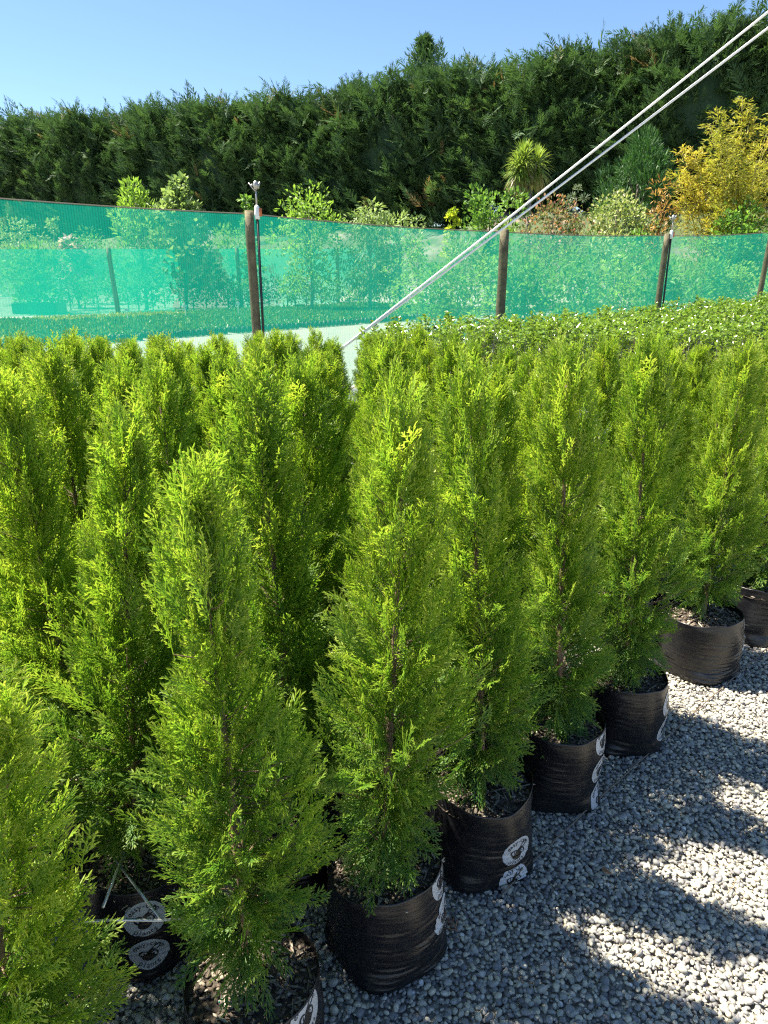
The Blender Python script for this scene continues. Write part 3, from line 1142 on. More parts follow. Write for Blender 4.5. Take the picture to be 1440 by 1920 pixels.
# ------------------------------------------------------------------ leaves in bulk
def leaves(rng, P, D, L, Wd, nrm=None, fold=0.25):
    """folded diamond leaves: base P, direction D, length L, width W -> V, T (2 triangles each, 4 vertices)"""
    n = len(P)
    D = D / (np.linalg.norm(D, axis=1, keepdims=True) + 1e-9)
    if nrm is None:
        nrm = rng.normal(size=(n, 3)) * 0.5 + np.array([0, 0, 1.0])
    S = np.cross(D, nrm)
    S /= np.linalg.norm(S, axis=1, keepdims=True) + 1e-9
    U = np.cross(S, D)
    L, Wd = np.broadcast_to(L, n)[:, None], np.broadcast_to(Wd, n)[:, None]
    mid = P + D * L * 0.5
    V = np.stack([P, mid - S * Wd / 2 + U * Wd * fold, P + D * L, mid + S * Wd / 2 + U * Wd * fold], 1)
    T = (np.array([[0, 2, 1], [0, 3, 2]])[None] + (np.arange(n) * 4)[:, None, None]).reshape(-1, 3)
    return V, T


def leaf_mesh(name, rng, P, D, L, W, mat, tone, nrm=None, fold=0.25):
    V, T = leaves(rng, P, D, L, W, nrm, fold)
    n = len(P)
    c = np.zeros((n, 4, 3), np.float32)
    c[:, 2, 0] = 1
    c[:, :, 1] = np.clip(tone, 0, 1)[:, None]
    c[:, :, 2] = 1
    return mesh_np(name, V.reshape(-1, 3), T, [mat], c.reshape(-1, 3))


# ------------------------------------------------------------------ glossy potted shrubs in front of the net
def glossy_variant(seed):
    rng = np.random.default_rng(seed)
    n = 520
    mb = MB()
    P, D = [], []
    tips = []
    for k in range(26):
        a, r = rng.uniform(0, 6.28), 0.26 * math.sqrt(rng.random())
        tip = np.array([r * math.cos(a), r * math.sin(a), 1.02 - 0.5 * r + rng.normal(0, 0.05) - (0.35 if k % 3 == 0 else 0)])
        b = np.array([0.02 * math.cos(a), 0.02 * math.sin(a), 0.34])
        mid = b * 0.45 + tip * 0.55 + np.array([r * 0.25 * math.cos(a), r * 0.25 * math.sin(a), -0.02])
        mb.tube([b, mid, tip], [0.006, 0.0045, 0.002], 4, cap=False)
        tips.append((b, mid, tip))
    for q in range(n):
        b, mid, tip = tips[rng.integers(len(tips))]
        t = 0.3 + 0.72 * math.sqrt(rng.random())
        p = b * (1 - t) ** 2 + 2 * mid * t * (1 - t) + tip * t * t
        a = rng.uniform(0, 6.28)
        P.append(p)
        D.append([math.cos(a), math.sin(a), rng.uniform(-0.1, 1.0)])
    P, D = np.array(P), np.array(D)
    lm = leaf_mesh('glossy_crown', rng, P, D, rng.uniform(0.055, 0.085, n), rng.uniform(0.03, 0.042, n), M['glossy'], rng.beta(2, 2, n), fold=0.18)
    mb.tube([(0, 0, 0.24), (0.004, 0, 0.36)], [0.009, 0.007], 6)
    st = mb.mesh('glossy_stem', M['trunk'])
    pot = MB()
    pot.lathe([(0.001, 0.003), (0.125, 0.003), (0.135, 0.02), (0.142, 0.14), (0.139, 0.27), (0.134, 0.272), (0.13, 0.235), (0.001, 0.24)], 18)
    return lm, st, pot.mesh('black_pot', M['bag'], True)


GL = [glossy_variant(60 + k) for k in range(4)]
FD = Vector((0.3697, 0.2807)).normalized()            # along the net fence
FO = Vector((-1.62, 9.5))                             # its first post
FN = Vector((-FD.y, FD.x))
gl_n = 0
wm = []
for row in range(0, 16):
    for k in range(-4, 34):
        x = -0.12 + 0.46 * k * 0.93 + row * 0.06 + random.gauss(0, 0.03)
        y = 8.6 + 0.44 * row + 0.16 * k * 0.35 + random.gauss(0, 0.03)
        if x < -0.22 + 0.02 * row or x > 0.56 * y + 0.5:
            continue
        fy = FO.y + (x - FO.x) * FD.y / FD.x
        if y > fy - 0.75:
            continue
        if gl_n >= 300:
            continue
        gl_n += 1
        v = random.randrange(4)
        r = thing('potted_shrub', (x, y, gz(x, y)), 'glossy bright green leaved potted shrub, %s' % ('in the row facing the thujas' if row == 0 else 'beside the net fence' if y > fy - 1.25 else 'in the %s row behind the thujas' % ORD[min(row, 14)]), 'shrub', 'glossy potted shrubs in rows',
                  random.uniform(0, 6.28), random.uniform(0.84, 0.98))
        ob('crown', GL[v][0], r)
        ob('stem', GL[v][1], r)
        ob('pot', GL[v][2], r)
mb = MB()
nx_, ny_ = 40, 20
for j in range(ny_ + 1):
    for i in range(nx_ + 1):
        x = -0.7 + 13 * i / nx_
        fy = FO.y + (x - FO.x) * FD.y / FD.x - 0.35
        y0 = 6.9 + 0.12 * x
        y = y0 + (fy - y0) * j / ny_
        mb.v.append((x, y, gz(x, y) + 0.012 + 0.008 * math.sin(i * 1.3 + j) * math.sin(j * 1.9)))
for j in range(ny_):
    for i in range(nx_):
        a = j * (nx_ + 1) + i
        mb.f.append((a, a + 1, a + nx_ + 2, a + nx_ + 1)); mb.m.append(0)
tag(ob('weed_mat', mb.mesh('weed_mat', M['weedmat'], True)), 'silvery grey weed mat spread under the glossy potted shrubs', 'weed mat')


# ------------------------------------------------------------------ the net fences
def net_panel(a, b, za0, za1, zb0, zb1, mat, parent, off, sag=0.05, nu=18, nv=6):
    V, Q, UV = [], [], []
    Lh = (Vector(b) - Vector(a)).length
    nrm = Vector((-(b[1] - a[1]), b[0] - a[0])) / Lh
    for j in range(nv + 1):
        for i in range(nu + 1):
            s, t = i / nu, j / nv
            z0, z1 = za0 + (zb0 - za0) * s, za1 + (zb1 - za1) * s - sag * 4 * s * (1 - s)
            bel = 0.05 * math.sin(PI * s) * math.sin(PI * t) * math.sin(3 * s * PI + 1)
            V.append((a[0] + (b[0] - a[0]) * s + nrm.x * bel - off.x, a[1] + (b[1] - a[1]) * s + nrm.y * bel - off.y, z0 + (z1 - z0) * t - off.z))
            UV.append((s * Lh, t * (za1 - za0)))
    for j in range(nv):
        for i in range(nu):
            q = j * (nu + 1) + i
            Q.append((q, q + 1, q + nu + 2, q + nu + 1))
    m = bpy.data.meshes.new('net_panel')
    m.from_pydata(V, [], Q)
    uvl = m.uv_layers.new(name='UVMap')
    for l in m.loops:
        uvl.data[l.index].uv = UV[l.vertex_index]
    m.polygons.foreach_set('use_smooth', [True] * len(Q))
    m.materials.append(mat)
    return ob('net_panel', m, parent)


def post_mesh(h, r, lean, seed, square=False):
    rng = random.Random(seed)
    mb = MB()
    n = 14
    P = []
    for k in range(9):
        t = k / 8
        P.append((lean[0] * t + rng.gauss(0, 0.003), lean[1] * t + rng.gauss(0, 0.003), -0.1 + (h + 0.1) * t))
    mb.tube(P, [r * (1.04 - 0.08 * k / 8) + rng.gauss(0, r * 0.015) for k in range(9)], n)
    return mb.mesh('post', M['post'], True)


def fence(posts, label, mat, heights, r=0.06, leans=None, z0=0.0, sag=0.05, side=0.07, group=None, cab=True):
    c = posts[len(posts) // 2]
    root = thing('shade_net_fence', (c[0], c[1], gz(*c)), label, 'fence', group)
    off = Vector(root.location)
    for k, (x, y) in enumerate(posts):
        g = gz(x, y)
        ln = leans[k] if leans else (random.gauss(0, 0.04), random.gauss(0, 0.03))
        rr = r[k] if hasattr(r, '__len__') else r
        ob('post', post_mesh(heights[k] - g + 0.03, rr, ln, k), root, (x - off.x, y - off.y, g - off.z))
    for k in range(len(posts) - 1):
        a, b = Vector(posts[k]), Vector(posts[k + 1])
        d = (b - a).normalized()
        nn = Vector((-d.y, d.x)) * side
        la = leans[k] if leans else (0, 0)
        lb = leans[k + 1] if leans else (0, 0)
        net_panel(a + nn, b + nn, gz(*a) + z0, heights[k], gz(*b) + z0, heights[k + 1], mat, root, off, sag)
        if cab:
            mb = MB()
            pts = []
            for q in range(13):
                s = q / 12
                p = a + (b - a) * s + nn
                pts.append((p.x - off.x, p.y - off.y, heights[k] + (heights[k + 1] - heights[k]) * s - sag * 4 * s * (1 - s) - off.z))
            mb.tube(pts, 0.0065, 5)
            ob('top_cable', mb.mesh('top_cable', M['cable']), root)
    return root


STEPF = Vector((0.3697, 0.2807)) * 9.5
fp = [FO + STEPF * t for t in (-2, -1, 0, 1, 2, 2.9, 3.9)]
tops = {2: (490, 400), 3: (931, 434), 4: (1213, 441), 5: (1376, 436)}
hts = []
for k, p in enumerate(fp):
    hts.append(at(*tops[k], Y=p.y).z if k in tops else None)
hts[0], hts[1], hts[6] = 2.36, 2.34, hts[5] + 0.05
MAINF = fence([tuple(p) for p in fp], 'tall fence of translucent green shade net on weathered timber posts', M['net'], hts,
              r=[0.06, 0.06, 0.058, 0.075, 0.06, 0.058, 0.06], leans=[(0, 0), (0, 0), (-0.03, 0), (0.01, 0), (0.05, 0), (0.10, 0), (0.05, 0)], sag=0.03)


def sprinkler(x, y, ztop, label, h0=0.0):
    root = thing('sprinkler_riser', (x, y, gz(x, y)), label, 'sprinkler', 'sprinkler risers on the fence posts')
    z = ztop - root.location.z
    mb = MB()
    mb.tube([(0, 0, 0), (0, 0, z - 0.08)], 0.017, 8)
    ob('pipe', mb.mesh('pipe', M['blackplastic'], True), root)
    mb = MB()
    mb.lathe([(0.001, z - 0.09), (0.03, z - 0.09), (0.034, z - 0.03), (0.03, z + 0.05), (0.018, z + 0.07), (0.001, z + 0.07)], 12)
    ob('valve', mb.mesh('valve', M['white'], True), root)
    mb = MB()
    mb.lathe([(0.001, z - 0.06), (0.02, z - 0.055), (0.022, z + 0.03), (0.001, z + 0.04)], 10, (0.038, 0.0, 0))
    ob('pressure_cap', mb.mesh('pressure_cap', M['orange'], True), root)
    mb = MB()
    mb.tube([(0, 0, z + 0.06), (0, 0, z + 0.24)], [0.012, 0.010], 8)
    mb.tube([(0, 0, z + 0.22), (0.03, 0, z + 0.26), (0.05, 0, z + 0.33)], [0.01, 0.011, 0.009], 7)
    mb.tube([(0, 0, z + 0.22), (-0.04, 0, z + 0.26), (-0.085, 0, z + 0.32)], [0.009, 0.008, 0.007], 7)
    mb.lathe([(0.001, z + 0.24), (0.022, z + 0.25), (0.032, z + 0.285), (0.026, z + 0.33), (0.001, z + 0.345)], 12)
    mb.tube([(-0.06, 0, z + 0.285), (-0.035, 0, z + 0.30)], [0.012, 0.012], 6)
    ob('impact_head', mb.mesh('impact_head', M['brass'], True), root)


sprinkler(fp[2].x + 0.075, fp[2].y - 0.03, hts[2] + 0.02, 'impact sprinkler on black riser pipe strapped to the dark leaning fence post')
sprinkler(fp[4].x + 0.115, fp[4].y - 0.03, hts[4] + 0.02, 'small sprinkler on a riser beside the fence post behind the glossy shrubs')

# ropes staying a pole outside the picture
poleY = 9.0
e1, e2 = at(1640, -137, Y=poleY), at(1640, -105, Y=poleY)
for lab, (u0, v0), (ua, va, ub, vb) in (('upper of two white ropes slanting up over the fence', (690, 612), (720, 588, 1440, 20)),
                                        ('lower of two white ropes slanting up over the fence', (692, 616), (720, 592, 1440, 50))):
    sl = (vb - va) / (ub - ua)
    pe = at(1640, vb + sl * 200, Y=poleY)
    ps = at(676, va + sl * (676 - ua), Y=8.9)
    d = (pe - ps).normalized()
    ps = ps - d * (ps.z - 0.02) / d.z if d.z > 0.05 else ps
    mb = MB()
    pts = [ps + (pe - ps) * (k / 30) - Vector((0, 0, 0.03)) * math.sin(PI * k / 30) for k in range(31)]
    mb.tube(pts, 0.0125, 6)
    tag(ob('stay_rope', mb.mesh('stay_rope', M['rope'], True)), lab, 'rope')
    ROPE_TOP = pe
mb = MB()
h = ROPE_TOP.z + 0.6
mb.tube([(0, 0, -0.2), (0, 0, h)], [0.13, 0.10], 12)
pl = thing('stay_pole', (ROPE_TOP.x + 0.1, ROPE_TOP.y, 0), 'tall round timber pole holding the two white ropes', 'pole')
ob('shaft', mb.mesh('shaft', M['post'], True), pl)

# inner fences of the enclosure
ip = [(-300, 600), (-60, 590), (222, 583), (452, 574), (634, 563), (763, 556), (897, 551), (1015, 547)]
pts, hs = [], []
for u, v in ip:
    Y = 1.6 * FPX / (v - VH) * 0.985
    q = at(u, v, Y=Y)
    pts.append((q.x, q.y))
    hs.append(at(u, 466, Y=Y).z)
fence(pts, 'inner green net fence standing behind the seedling beds', M['net2'], hs, r=0.085, sag=0.02, z0=0.05, cab=False,
      leans=[(0, 0), (0, 0), (-0.12, 0), (-0.03, 0), (0, 0), (0.02, 0), (0.03, 0), (0.05, 0)])
pts, hs = [], []
for u in (-120, 142, 300, 437, 600):
    Y = 44 + (u > 400) * 1.0
    q = at(u, 505, Y=Y)
    pts.append((q.x, q.y))
    hs.append(at(u, 480, Y=Y).z)
fence(pts, 'furthest green net fence below the flowering shrubs', M['net2'], hs, r=0.09, sag=0.02, z0=0.05, cab=False)


# ------------------------------------------------------------------ seedling beds
def bed_mesh(seed, W, Ln, yellow):
    rng = np.random.default_rng(seed)
    s = 0.17
    gx, gy = np.meshgrid(np.arange(s / 2, W, s), np.arange(s / 2, Ln, s))
    C = np.stack([gx.ravel(), gy.ravel()], -1)
    n = len(C)
    a = np.arange(6) * PI / 3
    ring0 = np.stack([0.055 * np.cos(a), 0.055 * np.sin(a), np.full(6, 0.005)], -1)
    ring1 = np.stack([0.072 * np.cos(a), 0.072 * np.sin(a), np.full(6, 0.15)], -1)
    PV = np.concatenate([ring0, ring1])
    PT = []
    for k in range(6):
        PT += [(k, (k + 1) % 6, 6 + (k + 1) % 6), (k, 6 + (k + 1) % 6, 6 + k)]
    PT += [(6, 6 + k, 7 + k) for k in range(1, 5)]
    PT = np.array(PT)
    V = (PV[None] + np.concatenate([C, np.zeros((n, 1))], 1)[:, None]).reshape(-1, 3)
    T = (PT[None] + (np.arange(n) * 12)[:, None, None]).reshape(-1, 3)
    pots = mesh_np('seedling_pots', V, T, [M['bag']])
    k = 9
    P = np.repeat(np.concatenate([C, np.full((n, 1), 0.15)], 1), k, 0) + rng.normal(0, 0.012, (n * k, 3))
    D = rng.normal(size=(n * k, 3)) * 0.7 + np.array([0, 0, 0.9])
    tone = rng.beta(2, 2, n * k) + np.repeat(np.where((C[:, 1] > Ln * 0.75) & yellow, 0.5, 0.0), k)
    lv = leaf_mesh('seedling_leaves', rng, P, D, rng.uniform(0.08, 0.15, n * k), 0.055, M['seedling'], tone)
    return pots, lv


M['seedling'] = leaf_mat('seedling_leaves', [(0, (0.03, 0.10, 0.03)), (0.5, (0.06, 0.16, 0.035)), (0.8, (0.18, 0.26, 0.04)), (1, (0.42, 0.40, 0.05))], rough=0.4, trans=0.3)
BW, BL = 2.15, 7.2
BEDS = [bed_mesh(5, BW, BL, False), bed_mesh(6, BW, BL, True)]
E1 = Vector((0.687, 0.727))
E2 = Vector((-0.727, 0.687))
bedlab = {0: 'dark green', 1: 'yellow tipped'}
for k in range(-3, 7):
    o = Vector((-7.2, 16.0)) + E1 * (k * 2.42)
    y_ = 1 if k in (1, 2) else 0
    r = tag(ob('seedling_bed', None, None, (o.x, o.y, gz(o.x, o.y)), (0, 0, math.atan2(E1.y, E1.x))),
            'bed of %s potted seedlings seen through the net' % bedlab[y_], 'seedlings', 'seedling beds inside the net')
    tag(ob('pots', BEDS[y_][0], r), kind='stuff')
    tag(ob('leaves', BEDS[y_][1], r), kind='stuff')
for k, (u, v) in enumerate([(238, 581), (347, 574), (446, 569)]):
    p = at(u, v, Y=22 + k)
    r = thing('plant_marker', (p.x, p.y, gz(p.x, p.y)), 'small white plant marker on a stake at the corner of a seedling bed', 'sign', 'plant markers')
    mb = MB(); mb.tube([(0, 0, 0), (0, 0, p.z - 0.05)], 0.012, 5); ob('stake', mb.mesh('stake', M['white']), r)
    mb = MB(); mb.box((0, -0.02, p.z), (0.12, 0.012, 0.07)); ob('plate', mb.mesh('plate', M['white']), r)


# ------------------------------------------------------------------ trees and shrubs beyond the net
def leafy(name, base, height, width, label, cat, mat, leaf=(0.16, 0.09), n=1500, seed=0, trunk_h=0.25, shape='round', group=None, clumps=26, tone_sd=0.22, trunk_r=None, up=0.4, tmat=None):
    """trunk with limbs to clumps of leaves spread over an uneven crown"""
    rng = np.random.default_rng(seed + 100)
    root = thing(name, base, label, cat, group)
    W, Hc = width / 2, height
    cl = []
    for k in range(clumps):
        t = (k + rng.random()) / clumps
        z = trunk_h + (1 - trunk_h) * t
        s = (z - trunk_h) / (1 - trunk_h)
        if shape == 'round':
            rad = W * math.sqrt(max(0.04, 1 - (2 * s - 0.85) ** 2 * 0.85))
        elif shape == 'cone':
            rad = W * (1.05 - s) ** 0.8
        elif shape == 'vase':
            rad = W * (0.35 + 0.75 * s)
        else:
            rad = W * (0.75 + 0.25 * math.sin(s * PI))
        rad *= rng.uniform(0.35, 1.05)
        a = k * 2.4 + rng.normal(0, 0.4)
        cl.append(np.array([rad * math.cos(a), rad * math.sin(a), z * Hc * rng.uniform(0.93, 1.03)]))
    cl = np.array(cl)
    cr = min(W * 0.42, Hc * 0.2) * rng.uniform(0.6, 1.25, clumps)
    if shape == 'cone':
        cr *= 1.1 - 0.6 * np.arange(clumps) / clumps
    idx = rng.integers(0, clumps, n)
    d = rng.normal(size=(n, 3))
    d /= np.linalg.norm(d, axis=1, keepdims=True)
    P = cl[idx] + d * (cr[idx] * rng.uniform(0.35, 1.0, n) ** 0.5)[:, None] * np.array([1.1, 1.1, 0.8])
    P[:, 2] = np.maximum(P[:, 2], 0.05)
    D = d + rng.normal(size=(n, 3)) * 0.5 + np.array([0, 0, up])
    tone = np.clip(rng.normal(0.5, tone_sd, n) + rng.normal(0, 0.12, clumps)[idx], 0, 1)
    L = rng.uniform(0.7, 1.25, n) * leaf[0]
    ob('crown', leaf_mesh('crown', rng, P, D, L, L * leaf[1] / leaf[0], mat, tone), root)
    mb = MB()
    tr = trunk_r or max(0.03, height * 0.018)
    mb.tube([(0, 0, -0.2), (tr * 0.6, 0, Hc * 0.3), (0, tr * 0.5, Hc * 0.6), (0, 0, Hc * 0.9)], [tr, tr * 0.8, tr * 0.5, tr * 0.15], 8)
    for c in cl[::2]:
        z0 = min(c[2] * 0.7, Hc * 0.75)
        mb.tube([(0, 0, z0), (c[0] * 0.5, c[1] * 0.5, (z0 + c[2]) / 2), tuple(c)], [tr * 0.35, tr * 0.22, tr * 0.1], 5, cap=False)
    ob('trunk', mb.mesh('trunk', tmat or M['trunk'], True), root)
    return root


def lm(name, a, b, c=None, **kw):
    st = [(0, a), (0.55, b)] + ([(1, c)] if c else [(1, tuple(min(1, q * 1.45) for q in b))])
    return leaf_mat(name, st, **kw)


M['lime'] = lm('lime_leaves', (0.09, 0.19, 0.03), (0.22, 0.34, 0.06), trans=0.45)
M['fresh'] = lm('fresh_green_leaves', (0.06, 0.15, 0.025), (0.15, 0.27, 0.05), trans=0.42)
M['palegreen'] = lm('pale_green_leaves', (0.10, 0.17, 0.06), (0.24, 0.32, 0.12), trans=0.35)
M['yellowgreen'] = lm('yellow_green_leaves', (0.20, 0.28, 0.02), (0.42, 0.48, 0.05), trans=0.45)
M['redtip'] = leaf_mat('red_tipped_leaves', [(0, (0.05, 0.10, 0.03)), (0.45, (0.13, 0.17, 0.06)), (0.7, (0.30, 0.22, 0.12)), (1, (0.42, 0.15, 0.09))], trans=0.3)
M['cream'] = leaf_mat('cream_flowering', [(0, (0.10, 0.17, 0.04)), (0.55, (0.27, 0.33, 0.10)), (0.8, (0.5, 0.5, 0.25)), (1, (0.68, 0.64, 0.45))], trans=0.3)
M['pink'] = leaf_mat('pink_blossom', [(0, (0.05, 0.13, 0.04)), (0.35, (0.07, 0.16, 0.05)), (0.5, (0.62, 0.36, 0.42)), (1, (0.85, 0.68, 0.72))], trans=0.3)
M['darkconifer'] = lm('dark_conifer', (0.025, 0.075, 0.022), (0.05, 0.13, 0.03), trans=0.2)
M['greygreen'] = lm('grey_green_conifer', (0.10, 0.15, 0.09), (0.22, 0.27, 0.17), trans=0.2)
M['rust'] = lm('rusty_foliage', (0.20, 0.10, 0.03), (0.42, 0.25, 0.07), trans=0.3)
M['bamboo'] = leaf_mat('golden_bamboo_leaves', [(0, (0.14, 0.17, 0.03)), (0.4, (0.32, 0.32, 0.05)), (0.75, (0.52, 0.44, 0.07)), (1, (0.62, 0.40, 0.08))], trans=0.4)
M['sword'] = leaf_mat('cabbage_tree_leaves', [(0, (0.30, 0.25, 0.12)), (0.3, (0.16, 0.20, 0.05)), (0.6, (0.15, 0.24, 0.04)), (1, (0.30, 0.38, 0.08))], trans=0.3, rough=0.35)
M['culm'] = simple('bamboo_culm', (0.35, 0.30, 0.08), 0.5, noise=(5, (0.22, 0.22, 0.06), 0.4, 0.7))
M['greybark'] = simple('grey_bark', (0.30, 0.27, 0.23), 0.9, noise=(5, (0.18, 0.15, 0.12), 0.4, 0.7), bump=(12, 0.5, 0.03))


def px_plant(name, u, vt, wpx, Y, label, cat, mat, **kw):
    """plant whose top shows at (u, vt), wpx wide, at forward distance Y, rooted on the ground there"""
    p = at(u, vt, Y=Y)
    g = gz(p.x, p.y)
    dist = Y * math.cos(PITCH) - (p.z - CAM_H) * math.sin(PITCH)
    return leafy(name, (p.x, p.y, g), p.z - g, wpx * dist / FPX, label, cat, mat, **kw)


px_plant('garden_tree', 252, 352, 95, 31, 'yellow green feathery tree poking above the net', 'tree', M['lime'], n=2200, seed=1, leaf=(0.22, 0.08), clumps=34, up=0.9, shape='round')
px_plant('garden_tree', 330, 345, 130, 30, 'pale green broad leaved tree with a pointed leader above the net', 'tree', M['palegreen'], n=2600, seed=2, leaf=(0.24, 0.17), clumps=40, shape='cone')
px_plant('garden_tree', 460, 374, 50, 31, 'slender sparse sapling just left of the dark leaning post', 'sapling', M['fresh'], n=500, seed=3, leaf=(0.2, 0.12), clumps=16, shape='cone')
px_plant('garden_tree', 578, 370, 130, 28, 'rounded pale green tree above the net behind the dark post', 'tree', M['lime'], n=2600, seed=4, leaf=(0.16, 0.08), clumps=40)
px_plant('garden_tree', 692, 388, 110, 28, 'pale weeping mound shaped tree showing over the net', 'tree', M['palegreen'], n=2400, seed=5, leaf=(0.24, 0.06), clumps=36, up=-0.7)
px_plant('garden_tree', 430, 440, 130, 33, 'low spreading green tree behind the net by the dark post', 'tree', M['fresh'], n=1600, seed=6, clumps=26)
px_plant('garden_shrub', 850, 386, 46, 27, 'small bright yellow green shrub behind the net', 'shrub', M['yellowgreen'], n=900, seed=7, leaf=(0.13, 0.08), clumps=18, shape='cone', trunk_h=0.4)
px_plant('garden_tree', 921, 358, 100, 27.5, 'bright fresh green tree beside the cabbage tree', 'tree', M['fresh'], n=2400, seed=8, leaf=(0.15, 0.09), clumps=34, up=0.8, shape='vase')
px_plant('garden_shrub', 1040, 384, 150, 26, 'red tipped mottled shrub at the foot of the cabbage tree', 'shrub', M['redtip'], n=2800, seed=9, leaf=(0.13, 0.08), clumps=44)
px_plant('garden_shrub', 1083, 348, 36, 30, 'small fuzzy grey green column of foliage on the bank', 'shrub', M['greygreen'], n=1000, seed=10, leaf=(0.14, 0.04), clumps=16, shape='oval')
px_plant('garden_shrub', 1160, 370, 140, 26, 'cream flowered shrub before the bare bank', 'shrub', M['cream'], n=2600, seed=11, leaf=(0.13, 0.08), clumps=40)
px_plant('garden_conifer', 1205, 268, 125, 30, 'dark green soft cypress beside the golden bamboo', 'conifer', M['darkconifer'], n=9000, seed=12, leaf=(0.26, 0.035), clumps=46, up=1.2, shape='round', trunk_h=0.3)
px_plant('garden_conifer', 1245, 345, 60, 26, 'thin rusty brown half dead conifer at the bamboo', 'conifer', M['rust'], n=420, seed=13, leaf=(0.22, 0.05), clumps=20, shape='vase', trunk_h=0.3, tmat=M['rust'])
px_plant('garden_shrub', 132, 450, 62, 33, 'pink flowering rhododendron seen through the net', 'shrub', M['pink'], n=900, seed=14, leaf=(0.22, 0.18), clumps=20)
px_plant('garden_tree', 30, 418, 110, 36, 'pale feathery tree behind the furthest net', 'tree', M['palegreen'], n=1500, seed=15, clumps=26)
px_plant('garden_tree', 95, 408, 34, 38, 'thin pale sapling against the dark belt behind the net', 'sapling', M['palegreen'], n=300, seed=16, clumps=10, trunk_h=0.6)
px_plant('garden_shrub', 20, 462, 110, 36, 'white flowered low shrub behind the furthest net', 'shrub', M['cream'], n=1200, seed=17, clumps=22)
px_plant('garden_tree', 750, 402, 110, 29, 'low sprawling pale shrub left of the yellow green one', 'shrub', M['palegreen'], n=1400, seed=18, clumps=24)
px_plant('garden_tree', 160, 440, 110, 37, 'olive green shrub behind the pink flowers', 'shrub', M['fresh'], n=1200, seed=19, clumps=22)
px_plant('garden_tree', 1395, 385, 130, 24.5, 'olive green bushy shrub below the golden bamboo', 'shrub', M['fresh'], n=2400, seed=20, clumps=34, leaf=(0.14, 0.08))
pt_ = px_plant('planter_tree', 58, 470, 105, 29, 'light green tree growing from a low black box inside the net', 'tree', M['lime'], n=2000, seed=21, clumps=30, leaf=(0.18, 0.1), up=0.8, shape='oval', trunk_h=0.12)
mb = MB(); mb.box((0.15, -0.3, 0.19), (1.7, 0.9, 0.38)); ob('planter_box', mb.mesh('planter_box', M['bag']), pt_)
# low rows beyond the beds and bushes behind the right half of the net
for k in range(26):
    u = 130 + k * 25 + random.uniform(-8, 8)
    Y = random.uniform(29.5, 33.5)
    px_plant('row_shrub', u, 521 + random.uniform(-5, 5) - 0.012 * max(0, u - 400), 52, Y, 'dark potted shrub in the row beyond the seedling beds', 'shrub', M['fresh'] if k % 3 else M['darkconifer'], n=420, seed=30 + k, clumps=14,
             trunk_h=0.2, leaf=(0.13, 0.07), group='row shrubs beyond the beds', shape='oval')
for k in range(18):
    u = 790 + k * 41 + random.uniform(-10, 10)
    lo = k % 2
    Y = (19.5 if lo else 23.5) + random.uniform(-0.5, 0.8) + max(0, (u - 1200) / 150)
    px_plant('row_shrub', u, (495 if lo else 455) + random.uniform(-8, 8), 105, Y,
             ('low light green bush close behind the right half of the net' if lo else 'taller light green bush behind the right half of the net'), 'shrub',
             (M['lime'], M['fresh'], M['palegreen'], M['lime'], M['yellowgreen'], M['fresh'])[k % 6] if k % 6 != 4 else M['fresh'], n=900 + 200 * (k % 3), seed=70 + k, clumps=16 + 5 * (k % 3), trunk_h=0.12, leaf=(0.11 + 0.04 * (k % 3), 0.07), group='low bushes behind the right net' if lo else 'taller bushes behind the right net')


def cabbage_tree():
    Y = 28.0
    b = at(990, 430, Y=Y)
    g = gz(b.x, b.y)
    root = thing('cabbage_tree', (b.x, b.y, g), 'cabbage tree with bare forked trunk and round heads of sword leaves', 'tree')
    k = Y * 1.02 / FPX
    heads = [at(982, 296, Y=Y), at(1008, 300, Y=Y + 0.2), at(972, 308, Y=Y - 0.2)]
    fork = at(993, 345, Y=Y)
    o = Vector(root.location)
    mb = MB()
    mb.tube([(0, 0, -0.2), (0.03, 0, (fork - o).z * 0.5), fork - o], [0.10, 0.085, 0.075], 8)
    for h in heads:
        mb.tube([fork - o, (fork + h) / 2 - o + Vector((0, 0, -0.05)), h - o], [0.07, 0.055, 0.05], 7)
    ob('trunk', mb.mesh('trunk', M['greybark'], True), root)
    rng = np.random.default_rng(5)
    for h, n, s in zip(heads, (300, 190, 170), (1.0, 0.9, 0.8)):
        V, T, C = [], [], []
        for q in range(n):
            t = q / n
            el = math.radians(85 - 150 * t + rng.normal(0, 8))
            a = q * 2.4
            L = s * rng.uniform(0.62, 0.85)
            d = Vector((math.cos(a) * math.cos(el), math.sin(a) * math.cos(el), math.sin(el)))
            p0 = h - o + Vector((0, 0, -0.35 * t))
            sd = d.cross(Vector((0, 0, 1))).normalized()
            w = 0.028
            b0 = len(V)
            for f, ww in ((0, 0.6), (0.4, 1.0), (0.75, 0.8)):
                c = p0 + d * L * f - Vector((0, 0, 0.30 * L * f * f * (0.4 + t)))
                V += [c - sd * w * ww, c + sd * w * ww]
            V.append(p0 + d * L - Vector((0, 0, 0.30 * L * (0.5 + t) * 1.1)))
            T += [(b0, b0 + 1, b0 + 3), (b0, b0 + 3, b0 + 2), (b0 + 2, b0 + 3, b0 + 5), (b0 + 2, b0 + 5, b0 + 4), (b0 + 4, b0 + 5, b0 + 6)]
            tone = np.clip((0.85 - 1.0 * max(0, t - 0.45) * 1.6) + rng.normal(0, 0.12), 0, 1)
            C += [(0, tone, 1)] * 7
        ob('leaf_head', mesh_np('leaf_head', np.array(V), np.array(T), [M['sword']], np.array(C)), root)


cabbage_tree()


